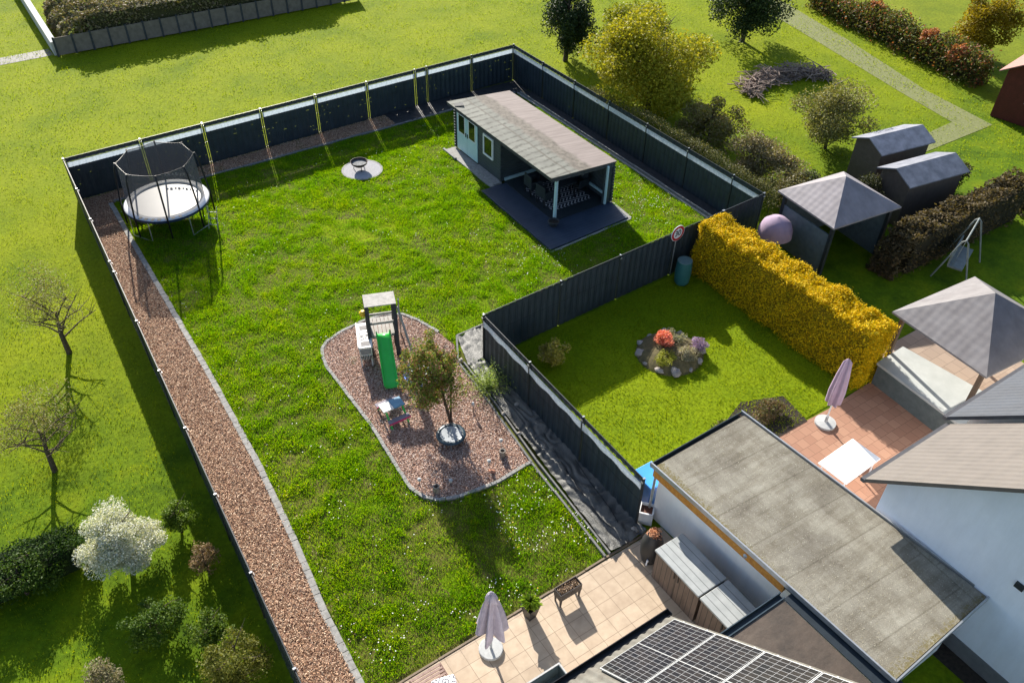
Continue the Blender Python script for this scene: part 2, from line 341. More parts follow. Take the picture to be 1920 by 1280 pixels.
# weed membrane, crumpled
def membrane(x0f, x1f, y0, y1, nx, ny, amp, name):
    mb = MB(); vs = []
    for j in range(ny+1):
        yy = y0+(y1-y0)*j/ny
        for i in range(nx+1):
            xx = x0f(yy)+(x1f(yy)-x0f(yy))*i/nx
            vs.append((xx, yy))
    A = np.array(vs); s = A[:, 0]*.8+A[:, 1]*.35
    z = amp*(np.abs(np.sin(s*7+4*vnoise(A[:, 0], A[:, 1], .5, 31)*3))*.5+vnoise(A[:, 0]*2.4, A[:, 1]*.7, .4, 32)*.9+vnoise(A[:, 0], A[:, 1]*1.3, .14, 33)*.12)+.0
    mb.add(np.column_stack([A, z]).tolist(), [(j*(nx+1)+i, j*(nx+1)+i+1, (j+1)*(nx+1)+i+1, (j+1)*(nx+1)+i) for j in range(ny) for i in range(nx)])
    return mb
def memb_mat():
    m, t, b = new('weed_membrane'); c = ramp(t, noise(t, 3, 5), [(.3, (.05, .053, .052)), (.7, (.12, .12, .112))])
    t.links.new(c, b.inputs['Base Color']); b.inputs['Roughness'].default_value = .55; b.inputs['Specular IOR Level'].default_value = .5
    bump(t, b, noise(t, 14, 4, .6, None, 0, 1.5), .7, .03); return m
M['memb'] = memb_mat()
M['membdark'] = mat('black_liner', (.035, .038, .042), (.018, .02, .023), .55, 5, 0, .3, .4)
mk = lambda yy: 8.99+(yy-8.6)*.075
struct('weed_membrane', membrane(lambda y: mk(y)+.02, lambda y: 10.15, 8.62, 16.4, 26, 150, .11, 'm'), M['memb'], smooth=True)
struct('weed_membrane', membrane(lambda y: 9.6+(y-16.4)*.3, lambda y: 11.4, 16.4, 17.8, 34, 28, .06, 'm'), M['memb'], smooth=True)
struct('weed_membrane', membrane(lambda y: 22.1, lambda y: 22.62, 17.0, 32.1, 8, 170, .03, 'm'), M['membdark'], smooth=True)
struct('weed_membrane', membrane(lambda y: 15.3, lambda y: 22.62, 32.12, 33.42, 90, 18, .04, 'm'), M['membdark'], smooth=True)

# patio
def tile_mat():
    m, t, b = new('beige_patio_tiles')
    mp = nn(t, 'ShaderNodeMapping'); mp.inputs['Location'].default_value = (-5.385, -7.66, 0); t.links.new(coord(t), mp.inputs[0])
    br = nn(t, 'ShaderNodeTexBrick'); br.offset = 0; br.squash = 1; t.links.new(mp.outputs[0], br.inputs['Vector'])
    br.inputs['Scale'].default_value = 1; br.inputs['Mortar Size'].default_value = .006; br.inputs['Brick Width'].default_value = .406; br.inputs['Row Height'].default_value = .393
    br.inputs['Mortar Smooth'].default_value = .1
    br.inputs['Color1'].default_value = (.46, .365, .265, 1); br.inputs['Color2'].default_value = (.41, .32, .228, 1); br.inputs['Mortar'].default_value = (.2, .15, .1, 1)
    c = mixc(t, .5, br.outputs['Color'], ramp(t, noise(t, 4, 6), [(.3, (.72, .66, .62)), (.7, (1.2, 1.2, 1.2))]), 'MULTIPLY')
    t.links.new(c, b.inputs['Base Color']); b.inputs['Roughness'].default_value = .65; bump(t, b, br.outputs['Fac'], -.3, .004); return m
mb = MB(); mb.add([(-3, 4.6, .0), (10.6, 4.6, .0), (10.6, 8.56, .0), (-3, 8.4, .0)], [(0, 1, 2, 3)]); struct('patio', mb, tile_mat())
mb = MB(); kerbrun(mb, [(1.2, 8.48), (5, 8.53), (10.3, 8.62)], .05, -.05, .02, 1.0)
tag(mb.build('stone_edging', mat('brown_edge', (.22, .17, .12)), bev=.004), 'thin brown edging strip between the lawn and the beige patio', 'edging', 'lawn edgings')

# ------------------------------------------------------------ fences
def fence_mat():
    m, t, b = new('privacy_screen_strips')
    c = ramp(t, noise(t, 2.2, 3), [(.3, (.016, .027, .037)), (.7, (.028, .043, .056))])
    t.links.new(c, b.inputs['Base Color']); b.inputs['Roughness'].default_value = .5; return m
M['screen'] = fence_mat()
def strip_mat():
    m, t, b = new('pale_strip'); 
    c = ramp(t, noise(t, 12, 2), [(.35, (.6, .63, .66)), (.65, (.85, .87, .9))]); t.links.new(c, b.inputs['Base Color'])
    tr = nn(t, 'ShaderNodeBsdfTranslucent'); tr.inputs[0].default_value = (.5, .58, .68, 1); mx = nn(t, 'ShaderNodeMixShader'); mx.inputs[0].default_value = .27
    t.links.new(b.outputs[0], mx.inputs[1]); t.links.new(tr.outputs[0], mx.inputs[2]); t.links.new(mx.outputs[0], t.nodes['Material Output'].inputs[0]); return m
M['pale'] = strip_mat()
H = 1.78
def fence(name, A, B, stations, label, side=1, holes=.1, slit=.035, pale=True, wave=.01, sag=0, h=H, cap=True, group='garden fences'):
    """A,B ground ends; stations: distances of posts from A; side: +1 if garden is to the left of A->B"""
    A = Vector((*A, 0)); B = Vector((*B, 0)); d = (B-A).normalized(); ang = math.atan2(d.y, d.x)
    t = thing('garden_fence', label, 'fence', A, ang, group)
    for i, s in enumerate(stations):
        p = MB(); p.box(s-.02, -.03, 0, s+.02, .03, h+.015, 0); p.box(s-.022, -.034, h+.0151, s+.022, .034, h+.03, 1)
        p.box(s-.04, side*.05, h-.12, s+.04, side*.058, h-.07, 1)
        p.build('post', [M['darksteel'], M['steel']], t)
    for i in range(len(stations)-1):
        s0, s1 = stations[i]+.02+slit, stations[i+1]-.02-slit
        if s1-s0 < .05: continue
        n = max(4, int((s1-s0)/.0625)); p = MB(); g = MB()
        rows = 8; zb = [.02+(h-.04)*r/rows for r in range(rows+1)]
        if pale: zb = [.02+(h-.39-.02)*r/(rows-1) for r in range(rows)]+[h-.02]
        zb[0] = -.06
        for r in range(rows):
            z0, z1 = zb[r], zb[r+1]-.009
            if pale and r == rows-1: z0, z1 = h-.175, zb[r+1]
            if pale and r == rows-2: z1 = zb[r+1]+.012
            for k in range(n):
                u0, u1 = s0+(s1-s0)*k/n, s0+(s1-s0)*(k+1)/n
                y0 = math.sin(u0*2*math.pi/.25)*wave; y1 = math.sin(u1*2*math.pi/.25)*wave
                p.add([(u0, y0, z0), (u1, y1, z0), (u1, y1, z1), (u0, y0, z1)], [(0, 1, 2, 3)])
                if pale and r == rows-2 and k in (0, n-1): p.add([(u0, y0, z1), (u1, y1, z1), (u1, y1, h-.175), (u0, y0, h-.175)], [(0, 1, 2, 3)])
                near = min(u0-s0, s1-u1)
                if r < (rows-2 if pale else rows-1) and rnd.random() > (holes*2.5 if near < .35 else holes):
                    p.add([(u0, y0, z1), (u1, y1, z1), (u1, y1, z1+.009), (u0, y0, z1+.009)], [(0, 1, 2, 3)])
        p.build('privacy_panel', M['screen'], t)
        g = MB()
        for z in ((.05, .95, 1.72) if True else ()):
            g.box(stations[i], -.018, z, stations[i+1], -.012, z+.006); g.box(stations[i], .012, z, stations[i+1], .018, z+.006)
        k = int((stations[i+1]-stations[i])/.25)
        for q in range(1, k): g.box(stations[i]+q*.25-.003, side*.019, 0, stations[i]+q*.25+.003, side*.025, h)
        g.build('wire_mesh', M['darksteel'], t)
        if pale:
            p = MB(); m_ = max(6, int((s1-s0)/.06)); ph = rnd.uniform(0, 6)
            zt = h-.172
            for k in range(m_):
                u0, u1 = s0+(s1-s0)*k/m_, s0+(s1-s0)*(k+1)/m_
                f = lambda u: zt-.21-sag*(.5+.5*math.sin(u*7+ph))-.006*math.sin(u*50)
                yy = side*.036
                p.add([(u0, yy, f(u0)), (u1, yy, f(u1)), (u1, yy, zt), (u0, yy, zt)], [(0, 1, 2, 3)])
            p.build('pale_strip', M['pale'], t)
    if cap:
        c = MB(); c.box(stations[0], -.011, h-.012, stations[-1], .011, h+.004); c.build('top_rail', M['anth'], t)
    return t
S = 2.5
Bx, By = 22.684, 33.615
Ab = (1.69, 32.92)
LB = (Vector((Bx, By))-Vector(Ab)).length
fence_holes = .07
st = [LB-o for o in (0, S, 2*S, 2*S+.64, 3*S+.64, 4*S+.64, 5*S+.64, 6*S+.64, 7*S+.64)]+[0]
fence('back', Ab, (Bx, By), sorted(st), 'long dark fence along the back of the lawn with sunlight slits beside its posts', -1, .035, .03)
st = [0, 2.52, 5.04, 7.56, 10.08, 12.6, 15.1, 16.65]
fence('right', (Bx, By-.03), (22.65, 16.96), st, 'dark fence behind the summerhouse with a pale band near its top', -1, .004, .01)
fence('cross', (22.62, 16.93), (10.17, 16.42), [0, 2.1, 2.16, 4.5, 7, 9.5, 12.44], 'dark fence crossing from the back right corner past the round traffic sign', 1, 0, .008, False)
fence('mid', (10.17, 16.42), (10.1, 8.97), [0.03, 2.5, 5.0, 7.45], 'dark corrugated-looking fence beside the crumpled weed membrane with a wavy pale band', -1, .006, .01, True, .014, .06)
L0 = Vector((1.69, 32.90)); L1 = Vector((1.176, 9.043)); LL = (L1-L0).length
ys = [32.9, 30.35, 28.0, 25.1, 24.45, 21.6, 19.1, 16.6, 14.1, 11.6, 9.04, 6.5]
sl_ = [max(0, (32.9-v)/(32.9-9.043)*LL) for v in ys]
ex = L0+(L1-L0)*(sl_[-1]/LL)
fence('left', (L0.x, L0.y-.03), (ex.x, ex.y), sl_, 'long dark fence along the left bark strip, seen almost edge-on', 1, .02, .01, False)

# round sign behind the cross fence
t = thing('round_sign', 'round white sign with red rim reading 30 on the dark fence beside the yellow hedge', 'sign', (18.15, 16.66, 0), R(2.3))
mb = MB(); mb.tube([(0, .03, 0), (0, .03, 1.9)], .02); mb.build('pole', M['steel'], t)
def ring(mb, r0, r1, y, cz, n=40, mi=0):
    vs = []
    for k in range(n):
        a = 2*math.pi*k/n; vs += [(math.cos(a)*r0, y, cz+math.sin(a)*r0), (math.cos(a)*r1, y, cz+math.sin(a)*r1)]
    return mb.add(vs, [(2*k, 2*k+1, (2*k+3) % (2*n), (2*k+2) % (2*n)) for k in range(n)], mi)
SZ = 1.76
mb = MB(); mb.tube([(0, 0, SZ), (0, -.02, SZ)], .3, 40); mb.build('sign_face', M['white'], t)
mb = MB(); ring(mb, .2, .285, -.0225, SZ); mb.build('red_rim', M['red'], t)
def textmesh(name, body, size, m, parent, mat4):
    cu = bpy.data.curves.new(name, 'FONT'); cu.body = body; cu.size = size; cu.align_x = 'CENTER'; cu.align_y = 'CENTER'; cu.offset = size*.02
    o = bpy.data.objects.new(name, cu); C.objects.link(o); dg = bpy.context.evaluated_depsgraph_get()
    me = bpy.data.meshes.new_from_object(o.evaluated_get(dg)); bpy.data.objects.remove(o); me.transform(mat4); me.materials.append(m)
    o = bpy.data.objects.new(name, me); C.objects.link(o); o.parent = parent; return o
textmesh('numerals', '30', .3, M['black'], t, Matrix.Translation((0, -.025, SZ)) @ Matrix.Rotation(R(90), 4, 'X'))

# ------------------------------------------------------------ summerhouse
def shed_roof_mat():
    m, t, b = new('mossy_roofing_felt')
    P = coord(t); sp = nn(t, 'ShaderNodeSeparateXYZ'); t.links.new(P, sp.inputs[0])
    def mth(op, a, c=None):
        n = nn(t, 'ShaderNodeMath', operation=op)
        for i, v in ((0, a), (1, c)):
            if v is None: continue
            if hasattr(v, 'is_linked'): t.links.new(v, n.inputs[i])
            else: n.inputs[i].default_value = v
        return n.outputs[0]
    xx = sp.outputs[0]; yy = sp.outputs[1]
    felt = ramp(t, noise(t, 1.6, 5), [(.3, (.1, .105, .09)), (.7, (.175, .18, .155))])
    # rows of short dark damp dashes across the felt
    wvn = nn(t, 'ShaderNodeTexWave', wave_type='BANDS', bands_direction='Y'); wvn.inputs['Scale'].default_value = .85; wvn.inputs['Distortion'].default_value = 2.2; wvn.inputs['Detail'].default_value = 2; wvn.inputs['Detail Scale'].default_value = 1.6
    t.links.new(scaled(t, 1, 1, 1, R(-12)), wvn.inputs[0])
    dd = mth('MULTIPLY', wvn.outputs[1], noise(t, 1.0, 4, .7, scaled(t, 5.5, 3.2, 1)))
    felt = mixc(t, ramp(t, dd, [(.3, (0, 0, 0)), (.56, (1, 1, 1))]), felt, (.05, .052, .042))
    # lap seam and water stains
    wob = mth('MULTIPLY', noise(t, .9, 3), .5)
    seam = mth('ABSOLUTE', mth('SUBTRACT', mth('SUBTRACT', xx, 17.02), mth('MULTIPLY', wob, .45)))
    sm = ramp(t, mth('ADD', seam, mth('MULTIPLY', noise(t, 6, 3), .12)), [(.04, (1, 1, 1)), (.14, (0, 0, 0))])
    felt = mixc(t, sm, felt, (.055, .047, .034))
    boards = ramp(t, noise(t, 1.2, 4, .6, scaled(t, .6, 9, 1)), [(.3, (.15, .12, .11)), (.7, (.24, .2, .185))])
    edge = mth('ADD', xx, mth('MULTIPLY', noise(t, 1.8, 4), .6))
    moss = ramp(t, edge, [(0, (0, 0, 0)), (1, (0, 0, 0))])
    mr = nn(t, 'ShaderNodeMapRange'); mr.inputs[1].default_value = 17.75; mr.inputs[2].default_value = 18.25; t.links.new(edge, mr.inputs[0])
    stain = mixc(t, ramp(t, noise(t, 5, 5), [(.35, (0, 0, 0)), (.65, (1, 1, 1))]), (.055, .045, .036), (.15, .13, .105))
    c = mixc(t, ramp(t, mr.outputs[0], [(.0, (0, 0, 0)), (.4, (1, 1, 1))]), felt, stain)
    m2 = nn(t, 'ShaderNodeMapRange'); m2.inputs[1].default_value = 18.42; m2.inputs[2].default_value = 18.6; t.links.new(edge, m2.inputs[0])
    c = mixc(t, m2.outputs[0], c, boards)
    t.links.new(c, b.inputs['Base Color']); b.inputs['Roughness'].default_value = .8; bump(t, b, noise(t, 22, 4), .25, .01); return m
def log_mat():
    m, t, b = new('anthracite_timber_cladding')
    wv = nn(t, 'ShaderNodeTexWave', wave_type='BANDS', bands_direction='Z'); wv.inputs['Scale'].default_value = 2.4
    t.links.new(coord(t), wv.inputs[0]); c = ramp(t, noise(t, 3, 3), [(.3, (.038, .05, .056)), (.7, (.055, .07, .078))])
    t.links.new(c, b.inputs['Base Color']); b.inputs['Roughness'].default_value = .6; bump(t, b, wv.outputs[1], .5, .02); return m
M['clad'] = log_mat()
t = thing('summerhouse', 'dark grey timber summerhouse with pale double doors and an open covered terrace', 'summerhouse', (16.5, 21.5, 0))
O = Vector((16.5, 21.5, 0))
def L(mb): mb.v = [(x-O.x, y-O.y, z-O.z) for x, y, z in mb.v]; return mb
mb = MB()
mb.box(16.5, 25.2, .1, 16.56, 28.8, 2.08)
for ya in (28.74, 25.2):
    mb.add([(16.56, ya, .1), (19.3, ya, .1), (19.3, ya+.06, .1), (16.56, ya+.06, .1), (16.56, ya, 2.08), (19.3, ya, 1.8), (19.3, ya+.06, 1.8), (16.56, ya+.06, 2.08)], [(3, 2, 1, 0), (4, 5, 6, 7), (0, 1, 5, 4), (2, 3, 7, 6), (1, 2, 6, 5), (3, 0, 4, 7)])
mb.box(19.3, 21.6, .1, 19.36, 28.8, 1.8); mb.box(18.95, 21.6, .1, 19.3, 21.66, 1.8)
for z in range(14):   # crossed log ends at the corners
    for cx, cy in ((16.5, 25.2), (16.5, 28.8), (19.36, 21.6), (19.36, 28.8)):
        if z > 11 and cx > 19: continue
        mb.box(cx-.05, cy-.05, .12+z*.13, cx+.06, cy+.05, .12+z*.13+.1)
L(mb).build('walls', M['clad'], t)
def rz_(x): return 2.17+(x-16.2)*(1.83-2.17)/3.3
mb = MB()
vs = []; 
for x, y in ((16.2, 21.38), (19.5, 21.62), (19.5, 29.15), (16.2, 28.97)): vs.append((x, y, rz_(x)))
mb.add(vs+[(a, b_, c-.03) for a, b_, c in vs], [(0, 1, 2, 3), (7, 6, 5, 4), (0, 4, 5, 1), (1, 5, 6, 2), (2, 6, 7, 3), (3, 7, 4, 0)])
L(mb).build('roof', shed_roof_mat(), t)
mb = MB(); mb.beam((16.24, 21.42, 2.06), (19.46, 21.65, 1.72), .03, .16); mb.beam((16.22, 21.4, 2.08), (16.22, 28.95, 2.08), .025, .1); mb.beam((16.24, 28.95, 2.06), (19.46, 29.1, 1.73), .03, .14)
L(mb).build('fascia', M['woodgrey'], t)
mb = MB(); mb.beam((16.3, 28.5, 2.185), (16.65, 28.35, 2.19), .3, .012); L(mb).build('lifted_felt_corner', M['woodgrey'], t)
mb = MB(); mb.box(16.65, 21.66, .12, 16.75, 21.76, 1.98); L(mb).build('post', M['mint'], t, bev=.006)
mb = MB(); mb.box(18.98, 21.5, .12, 19.06, 21.58, 1.78); L(mb).build('post', M['mint'], t, bev=.006)
mb = MB(); mb.box(16.66, 25.12, .12, 18.3, 25.19, .24); L(mb).build('white_base_rail', M['mint'], t)
mb = MB(); mb.box(19.2, 21.75, .32, 19.27, 24.0, .42); L(mb).build('white_base_rail', M['mint'], t)
mb = MB(); mb.box(16.6, 21.6, 1.8, 16.72, 25.2, 1.96); mb.box(17.8, 21.6, 1.7, 17.9, 25.2, 1.84); L(mb).build('roof_beam', M['woodgrey'], t)
for y0, y1 in ((26.96, 27.77), (27.79, 28.6)):
    d = MB(); d.box(16.455, y0, .14, 16.495, y1, 1.94); D_ = L(d).build('door', M['mint'], t, bev=.005)
    g = MB(); g.box(16.445, y0+.17, 1.0, 16.452, y1-.17, 1.78); L(g).build('door_pane', M['glass'], D_)
    g = MB(); g.box(16.44, y0+.13, .96, 16.454, y0+.17, 1.82); g.box(16.44, y1-.17, .96, 16.454, y1-.13, 1.82); g.box(16.44, y0+.17, .96, 16.454, y1-.17, 1.0); g.box(16.44, y0+.17, 1.78, 16.454, y1-.17, 1.82); L(g).build('door_frame', M['white'], D_)
    hy = y1-.06 if y0 < 27.5 else y0+.06
    g = MB(); g.box(16.42, hy-.012, .95, 16.454, hy+.012, 1.13); L(g).build('door_handle', M['darksteel'], D_)
g = MB(); g.box(16.445, 25.75, .8, 16.499, 25.83, 1.72); g.box(16.445, 26.42, .8, 16.499, 26.5, 1.72); g.box(16.445, 25.83, .8, 16.499, 26.42, .88); g.box(16.445, 25.83, 1.64, 16.499, 26.42, 1.72)
Wn = L(g).build('window', M['white'], t)
g = MB(); g.box(16.47, 25.83, .88, 16.48, 26.42, 1.64); L(g).build('window_pane', M['glass'], Wn)
# terrace deck and doorstep
def deck_mat():
    m, t, b = new('anthracite_deck_boards')
    wv = nn(t, 'ShaderNodeTexWave', wave_type='BANDS', bands_direction='Y'); wv.inputs['Scale'].default_value = 2.2; t.links.new(coord(t), wv.inputs[0])
    c = ramp(t, noise(t, 2, 5), [(.3, (.02, .034, .06)), (.7, (.036, .054, .088))])
    t.links.new(c, b.inputs['Base Color']); b.inputs['Roughness'].default_value = .55; bump(t, b, wv.outputs[1], .35, .01); return m
mb = MB(); mb.prism([(15.47, 25.06), (15.4, 20.14), (19.24, 20.34), (19.42, 21.62), (19.4, 25.06)], -.05, .075)
dk = tag(mb.build('deck', deck_mat(), bev=.01), 'anthracite decking of the terrace in front of the summerhouse', 'deck')
mb = MB(); mb.box(16.62, 21.62, .0751, 19.25, 25.1, .1); mb.build('raised_floor', M['anth'], dk)
mb = MB(); mb.prism([(15.36, 20.1), (15.36, 20.02), (19.32, 20.24), (19.36, 20.32)], -.04, .03); mb.prism([(19.26, 20.33), (19.4, 20.3), (19.52, 21.5), (19.44, 21.6)], -.04, .035)
mb.build('concrete_rim', M['kerblight'], dk)
mb = MB(); mb.box(15.95, 25.1, -.05, 16.5, 28.86, .06); mb.box(16.12, 25.12, .0601, 16.5, 26.9, .11); mb.box(15.9, 27.9, -.05, 16.0, 28.95, .1)
tag(mb.build('doorstep', M['kerblight'], bev=.01), 'grey stone slab step under the summerhouse doors and window', 'step')
# rug with zigzags
def zig_mat():
    m, t, b = new('black_white_zigzag'); wv = nn(t, 'ShaderNodeTexWave', wave_type='BANDS', bands_direction='X', wave_profile='TRI')
    P = coord(t); sp = nn(t, 'ShaderNodeSeparateXYZ'); t.links.new(P, sp.inputs[0])
    pp = nn(t, 'ShaderNodeMath', operation='PINGPONG'); t.links.new(sp.outputs[1], pp.inputs[0]); pp.inputs[1].default_value = .16
    ad = nn(t, 'ShaderNodeMath', operation='ADD'); t.links.new(sp.outputs[0], ad.inputs[0]); t.links.new(pp.outputs[0], ad.inputs[1])
    ml = nn(t, 'ShaderNodeMath', operation='MULTIPLY'); ml.inputs[1].default_value = 2*math.pi/.17; t.links.new(ad.outputs[0], ml.inputs[0])
    sn = nn(t, 'ShaderNodeMath', operation='SINE'); t.links.new(ml.outputs[0], sn.inputs[0])
    t.links.new(ramp(t, sn.outputs[0], [(.45, (.02, .02, .025)), (.55, (.4, .4, .42))]), b.inputs['Base Color']); b.inputs['Roughness'].default_value = .95; return m
mb = MB(); mb.box(17.0, 22.2, .101, 18.9, 24.2, .112)
tag(mb.build('rug', zig_mat()), 'black and white zigzag rug under the chairs on the covered terrace', 'rug')
# terrace chairs and table
def make_chair(loc, rz, label):
    t = thing('garden_chair', label, 'chair', loc, rz, 'dark woven chairs under the summerhouse roof')
    m = MB(); m.box(-.27, -.27, .34, .27, .27, .44); m.build('seat', M['anth'], t, bev=.02)
    m = MB(); m.box(-.27, .2, .44, .27, .27, .86); m.build('backrest', M['anth'], t, bev=.02)
    for sx in (-1, 1): m = MB(); m.box(sx*.27-.035, -.27, .3, sx*.27+.035, .27, .63); m.build('armrest', M['anth'], t, bev=.02)
    for sx in (-1, 1):
        for sy in (-1, 1): m = MB(); m.tube([(sx*.23, sy*.23, 0), (sx*.24, sy*.24, .34)], [.02, .03], 6); m.build('leg', M['black'], t)
    return t
c0 = make_chair((17.05, 22.85, .112), R(95), 'dark woven garden chair at the lawn side of the terrace table, near the post')
dup(c0, (17.1, 23.75, .112), R(85), 'dark woven garden chair at the lawn side of the terrace table, near the cabin')
dup(c0, (18.75, 22.9, .112), R(-80), 'dark woven garden chair against the back wall, nearest the open end')
dup(c0, (18.8, 23.85, .112), R(-95), 'dark woven garden chair against the back wall, deep in the shade')
t = thing('terrace_table', 'low dark table between the woven chairs under the summerhouse roof', 'table', (17.95, 23.3, .112))
m = MB(); m.box(-.42, -.75, .66, .42, .75, .7); m.build('table_top', M['anth'], t, bev=.01)
for sx in (-1, 1):
    for sy in (-1, 1): m = MB(); m.box(sx*.37-.025, sy*.68-.025, 0, sx*.37+.025, sy*.68+.025, .66); m.build('leg', M['black'], t)
def pot(name, label, loc, r0, r1, h, m, group=None, cat='pot', soil=True):
    t = thing(name, label, cat, loc, 0, group); k = MB()
    k.lathe([(r0, 0), (r1, h), (r1+.015, h), (r1+.015, h+.02), (r1-.02, h+.02), (r1-.025, h-.05)], n=20, cap=False); k.lathe([(0.001, .005), (r0, .005)], n=20, cap=False); k.build('pot_body', m, t, smooth=False)
    if soil: k = MB(); k.lathe([(.001, h-.045), (r1-.02, h-.05)], n=20, cap=False); k.build('soil', M['soil'], t)
    return t
pot('bowl_planter', 'round dark planter bowl in front of the white terrace post', (16.42, 21.38, .075), .13, .22, .2, M['woodgrey'], cat='planter')

# ------------------------------------------------------------ fire pit
mb = MB(); mb.lathe([(.86, -.05), (.86, .03), (.78, .035), (.78, .03)], (12.17, 29.2, 0), 64, 0, False)
fo = tag(mb.build('fire_pit_base', M['kerblight']), 'round pale gravel circle set in the lawn under the fire bowl', 'paved circle')
mb = MB(); mb.lathe([(.001, .03), (.78, .03)], (12.17, 29.2, 0), 48, 0, False); mb.build('gravel', mat('grey_gravel', (.42, .42, .44), (.27, .27, .29), .9, 30, bmp=.8), fo)
t = thing('fire_bowl', 'rusty dark iron fire bowl full of ash on the gravel circle', 'fire bowl', (12.1, 29.28, .03))
mb = MB(); mb.lathe([(.05, .14), (.2, .18), (.31, .27), (.35, .36), (.365, .36), (.32, .26), (.21, .165), (.05, .12)], n=40, cap=False); mb.build('bowl', mat('rusty_iron', (.04, .035, .035), (.06, .035, .025), .6), t, smooth=True)
mb = MB(); mb.lathe([(.001, .27), (.15, .275), (.3, .262)], n=30, cap=False); mb.build('ash', mat('ash', (.32, .33, .33), (.12, .12, .12), .95, 15, bmp=.7), t)
for k in range(3):
    a = k*2.094+.4; mb = MB(); mb.beam((math.cos(a)*.22, math.sin(a)*.22, .19), (math.cos(a)*.26, math.sin(a)*.26, 0), .03, .02); mb.build('leg', M['darksteel'], t)

# ------------------------------------------------------------ large trampoline
def net_mat():
    m, t, b = new('safety_net'); b.inputs['Base Color'].default_value = (.09, .09, .095, 1); b.inputs['Roughness'].default_value = .8
    tr = nn(t, 'ShaderNodeBsdfTransparent'); mx = nn(t, 'ShaderNodeMixShader'); mx.inputs[0].default_value = .66
    t.links.new(tr.outputs[0], mx.inputs[1]); t.links.new(b.outputs[0], mx.inputs[2]); t.links.new(mx.outputs[0], t.nodes['Material Output'].inputs[0]); return m
TC = (4.38, 29.52, 0)
t = thing('trampoline', 'large round trampoline with mat painted pale with glare and tall dark safety net', 'trampoline', TC)
mb = MB(); mb.lathe([(.001, .86), (1.28, .862)], n=64, cap=False)
mb.build('jumping_mat', mat('painted_glare_mat', (.76, .76, .77), (.68, .68, .7), .3, 1.5, 0, 0, .8), t)  # black mat coloured near white; the sky glare is in its colour
mb = MB(); mb.lathe([(1.22, .875), (1.25, .9), (1.5, .895), (1.52, .86)], n=64, cap=False); pd = mb.build('edge_pad', mat('pad_white', (.7, .71, .73), (.6, .62, .65), .5), t, smooth=True)
for k in range(7):
    a = 3.75+k*.17; mb = MB(); mb.box(1.37, -.05-.02*(k % 2), .9, 1.5, .05, .904, mat=Matrix.Rotation(a, 3, 'Z')); mb.build('pad_print', M['black'], pd)
mb = MB(); mb.lathe([(1.525, .78), (1.535, .87), (1.52, .875), (1.51, .78)], n=64, cap=False); mb.build('frame_ring', mat('blue_black_skirt', (.02, .04, .09), rough=.5), t)
PR = 1.58
for k in range(8):
    a = R(22.5+45*k+8); ca, sa = math.cos(a), math.sin(a)
    mb = MB(); mb.tube([(ca*PR, sa*PR, .15), (ca*PR, sa*PR, 1.0), (ca*(PR-.14), sa*(PR-.14), 2.35), (ca*(PR-.22), sa*(PR-.22), 2.62)], .032, 8); mb.build('net_pole', M['black'], t, smooth=True)
    if k % 2 == 0:
        b0 = a-.3; b1 = a+.3; mb = MB()
        mb.tube([(math.cos(b0)*1.52, math.sin(b0)*1.52, .8), (math.cos(b0)*1.54, math.sin(b0)*1.54, .02), (math.cos(b1)*1.54, math.sin(b1)*1.54, .02), (math.cos(b1)*1.52, math.sin(b1)*1.52, .8)], .02, 8)
        mb.build('leg', M['steel'], t)
mb = MB(); vs = []; N_ = 64; rows = 7
for j in range(rows+1):
    for k in range(N_):
        a = 2*math.pi*k/N_; u = ((a-R(30.5)) % R(45))/R(45); sg = math.sin(u*math.pi); z1 = 2.6-.03*sg; z = .88+(z1-.88)*j/rows
        rr = (1.4+(PR-.24-1.4)*(j/rows))*math.cos(R(22.5))/math.cos((u-.5)*R(45)); vs.append((rr*math.cos(a), rr*math.sin(a), z))
mb.add(vs, [(j*N_+k, j*N_+(k+1) % N_, (j+1)*N_+(k+1) % N_, (j+1)*N_+k) for j in range(rows) for k in range(N_)])
nt_ = mb.build('safety_net', net_mat(), t, smooth=True)
mb = MB(); mb.tube([vs[rows*N_+k % N_] for k in range(N_+1)], .007, 5, cap=False); mb.build('net_hem', M['black'], nt_)
for i in range(9):
    a = R(74-6*i); mb = MB(); mb.box(1.4, -.04, 1.12, 1.404, .03+.02*(i % 2), 1.19+.03*(i % 2), mat=Matrix.Rotation(a, 3, 'Z')); mb.build('net_print', M['white'], nt_)
t2 = thing('trampoline_ladder', 'small steel ladder leaning on the lawn side of the large trampoline', 'ladder', (5.55, 28.1, 0), R(-40))
for sx in (-1, 1): mb = MB(); mb.tube([(sx*.17, -.15, 0), (sx*.17, .18, .84)], .014, 6); mb.build('rail', M['steel'], t2)
for z in (.2, .42, .64): mb = MB(); y_ = -.15+.33*z/.84; mb.tube([(-.17, y_, z), (.17, y_, z)], .013, 6); mb.build('rung', M['steel'], t2)

# ------------------------------------------------------------ play tower
A0 = math.atan2(-.34, .94)
t = thing('play_tower', 'small dark wooden play tower with a bright green slide', 'play tower', (7.66, 18.18, 0), A0)
for sx, sy, h_ in ((-.41, 0, 2.0), (.41, 0, 2.0), (-.41, .5, 2.03), (.41, .5, 2.03)):
    mb = MB(); mb.box(sx-.06, sy-.05, 0, sx+.06, sy+.05, h_); mb.build('post', M['woodgrey'], t, bev=.004)
mb = MB(); mb.box(-.47, -.06, 2.03, .47, .56, 2.06); mb.build('roof', M['wood'], t, bev=.004)
mb = MB()
for k in range(6): mb.box(-.36+k*.122, .0, .86, -.36+k*.122+.105, .88, .885)
mb.box(-.4, -.02, .8, .4, .02, .86); mb.box(-.4, .84, .8, .4, .88, .86); mb.build('platform', M['wood'], t)
mb = MB(); mb.box(-.41, .02, 1.28, .41, .06, 1.36); mb.box(-.41, .46, 1.28, .41, .5, 1.36); mb.build('safety_rail', M['wood'], t)
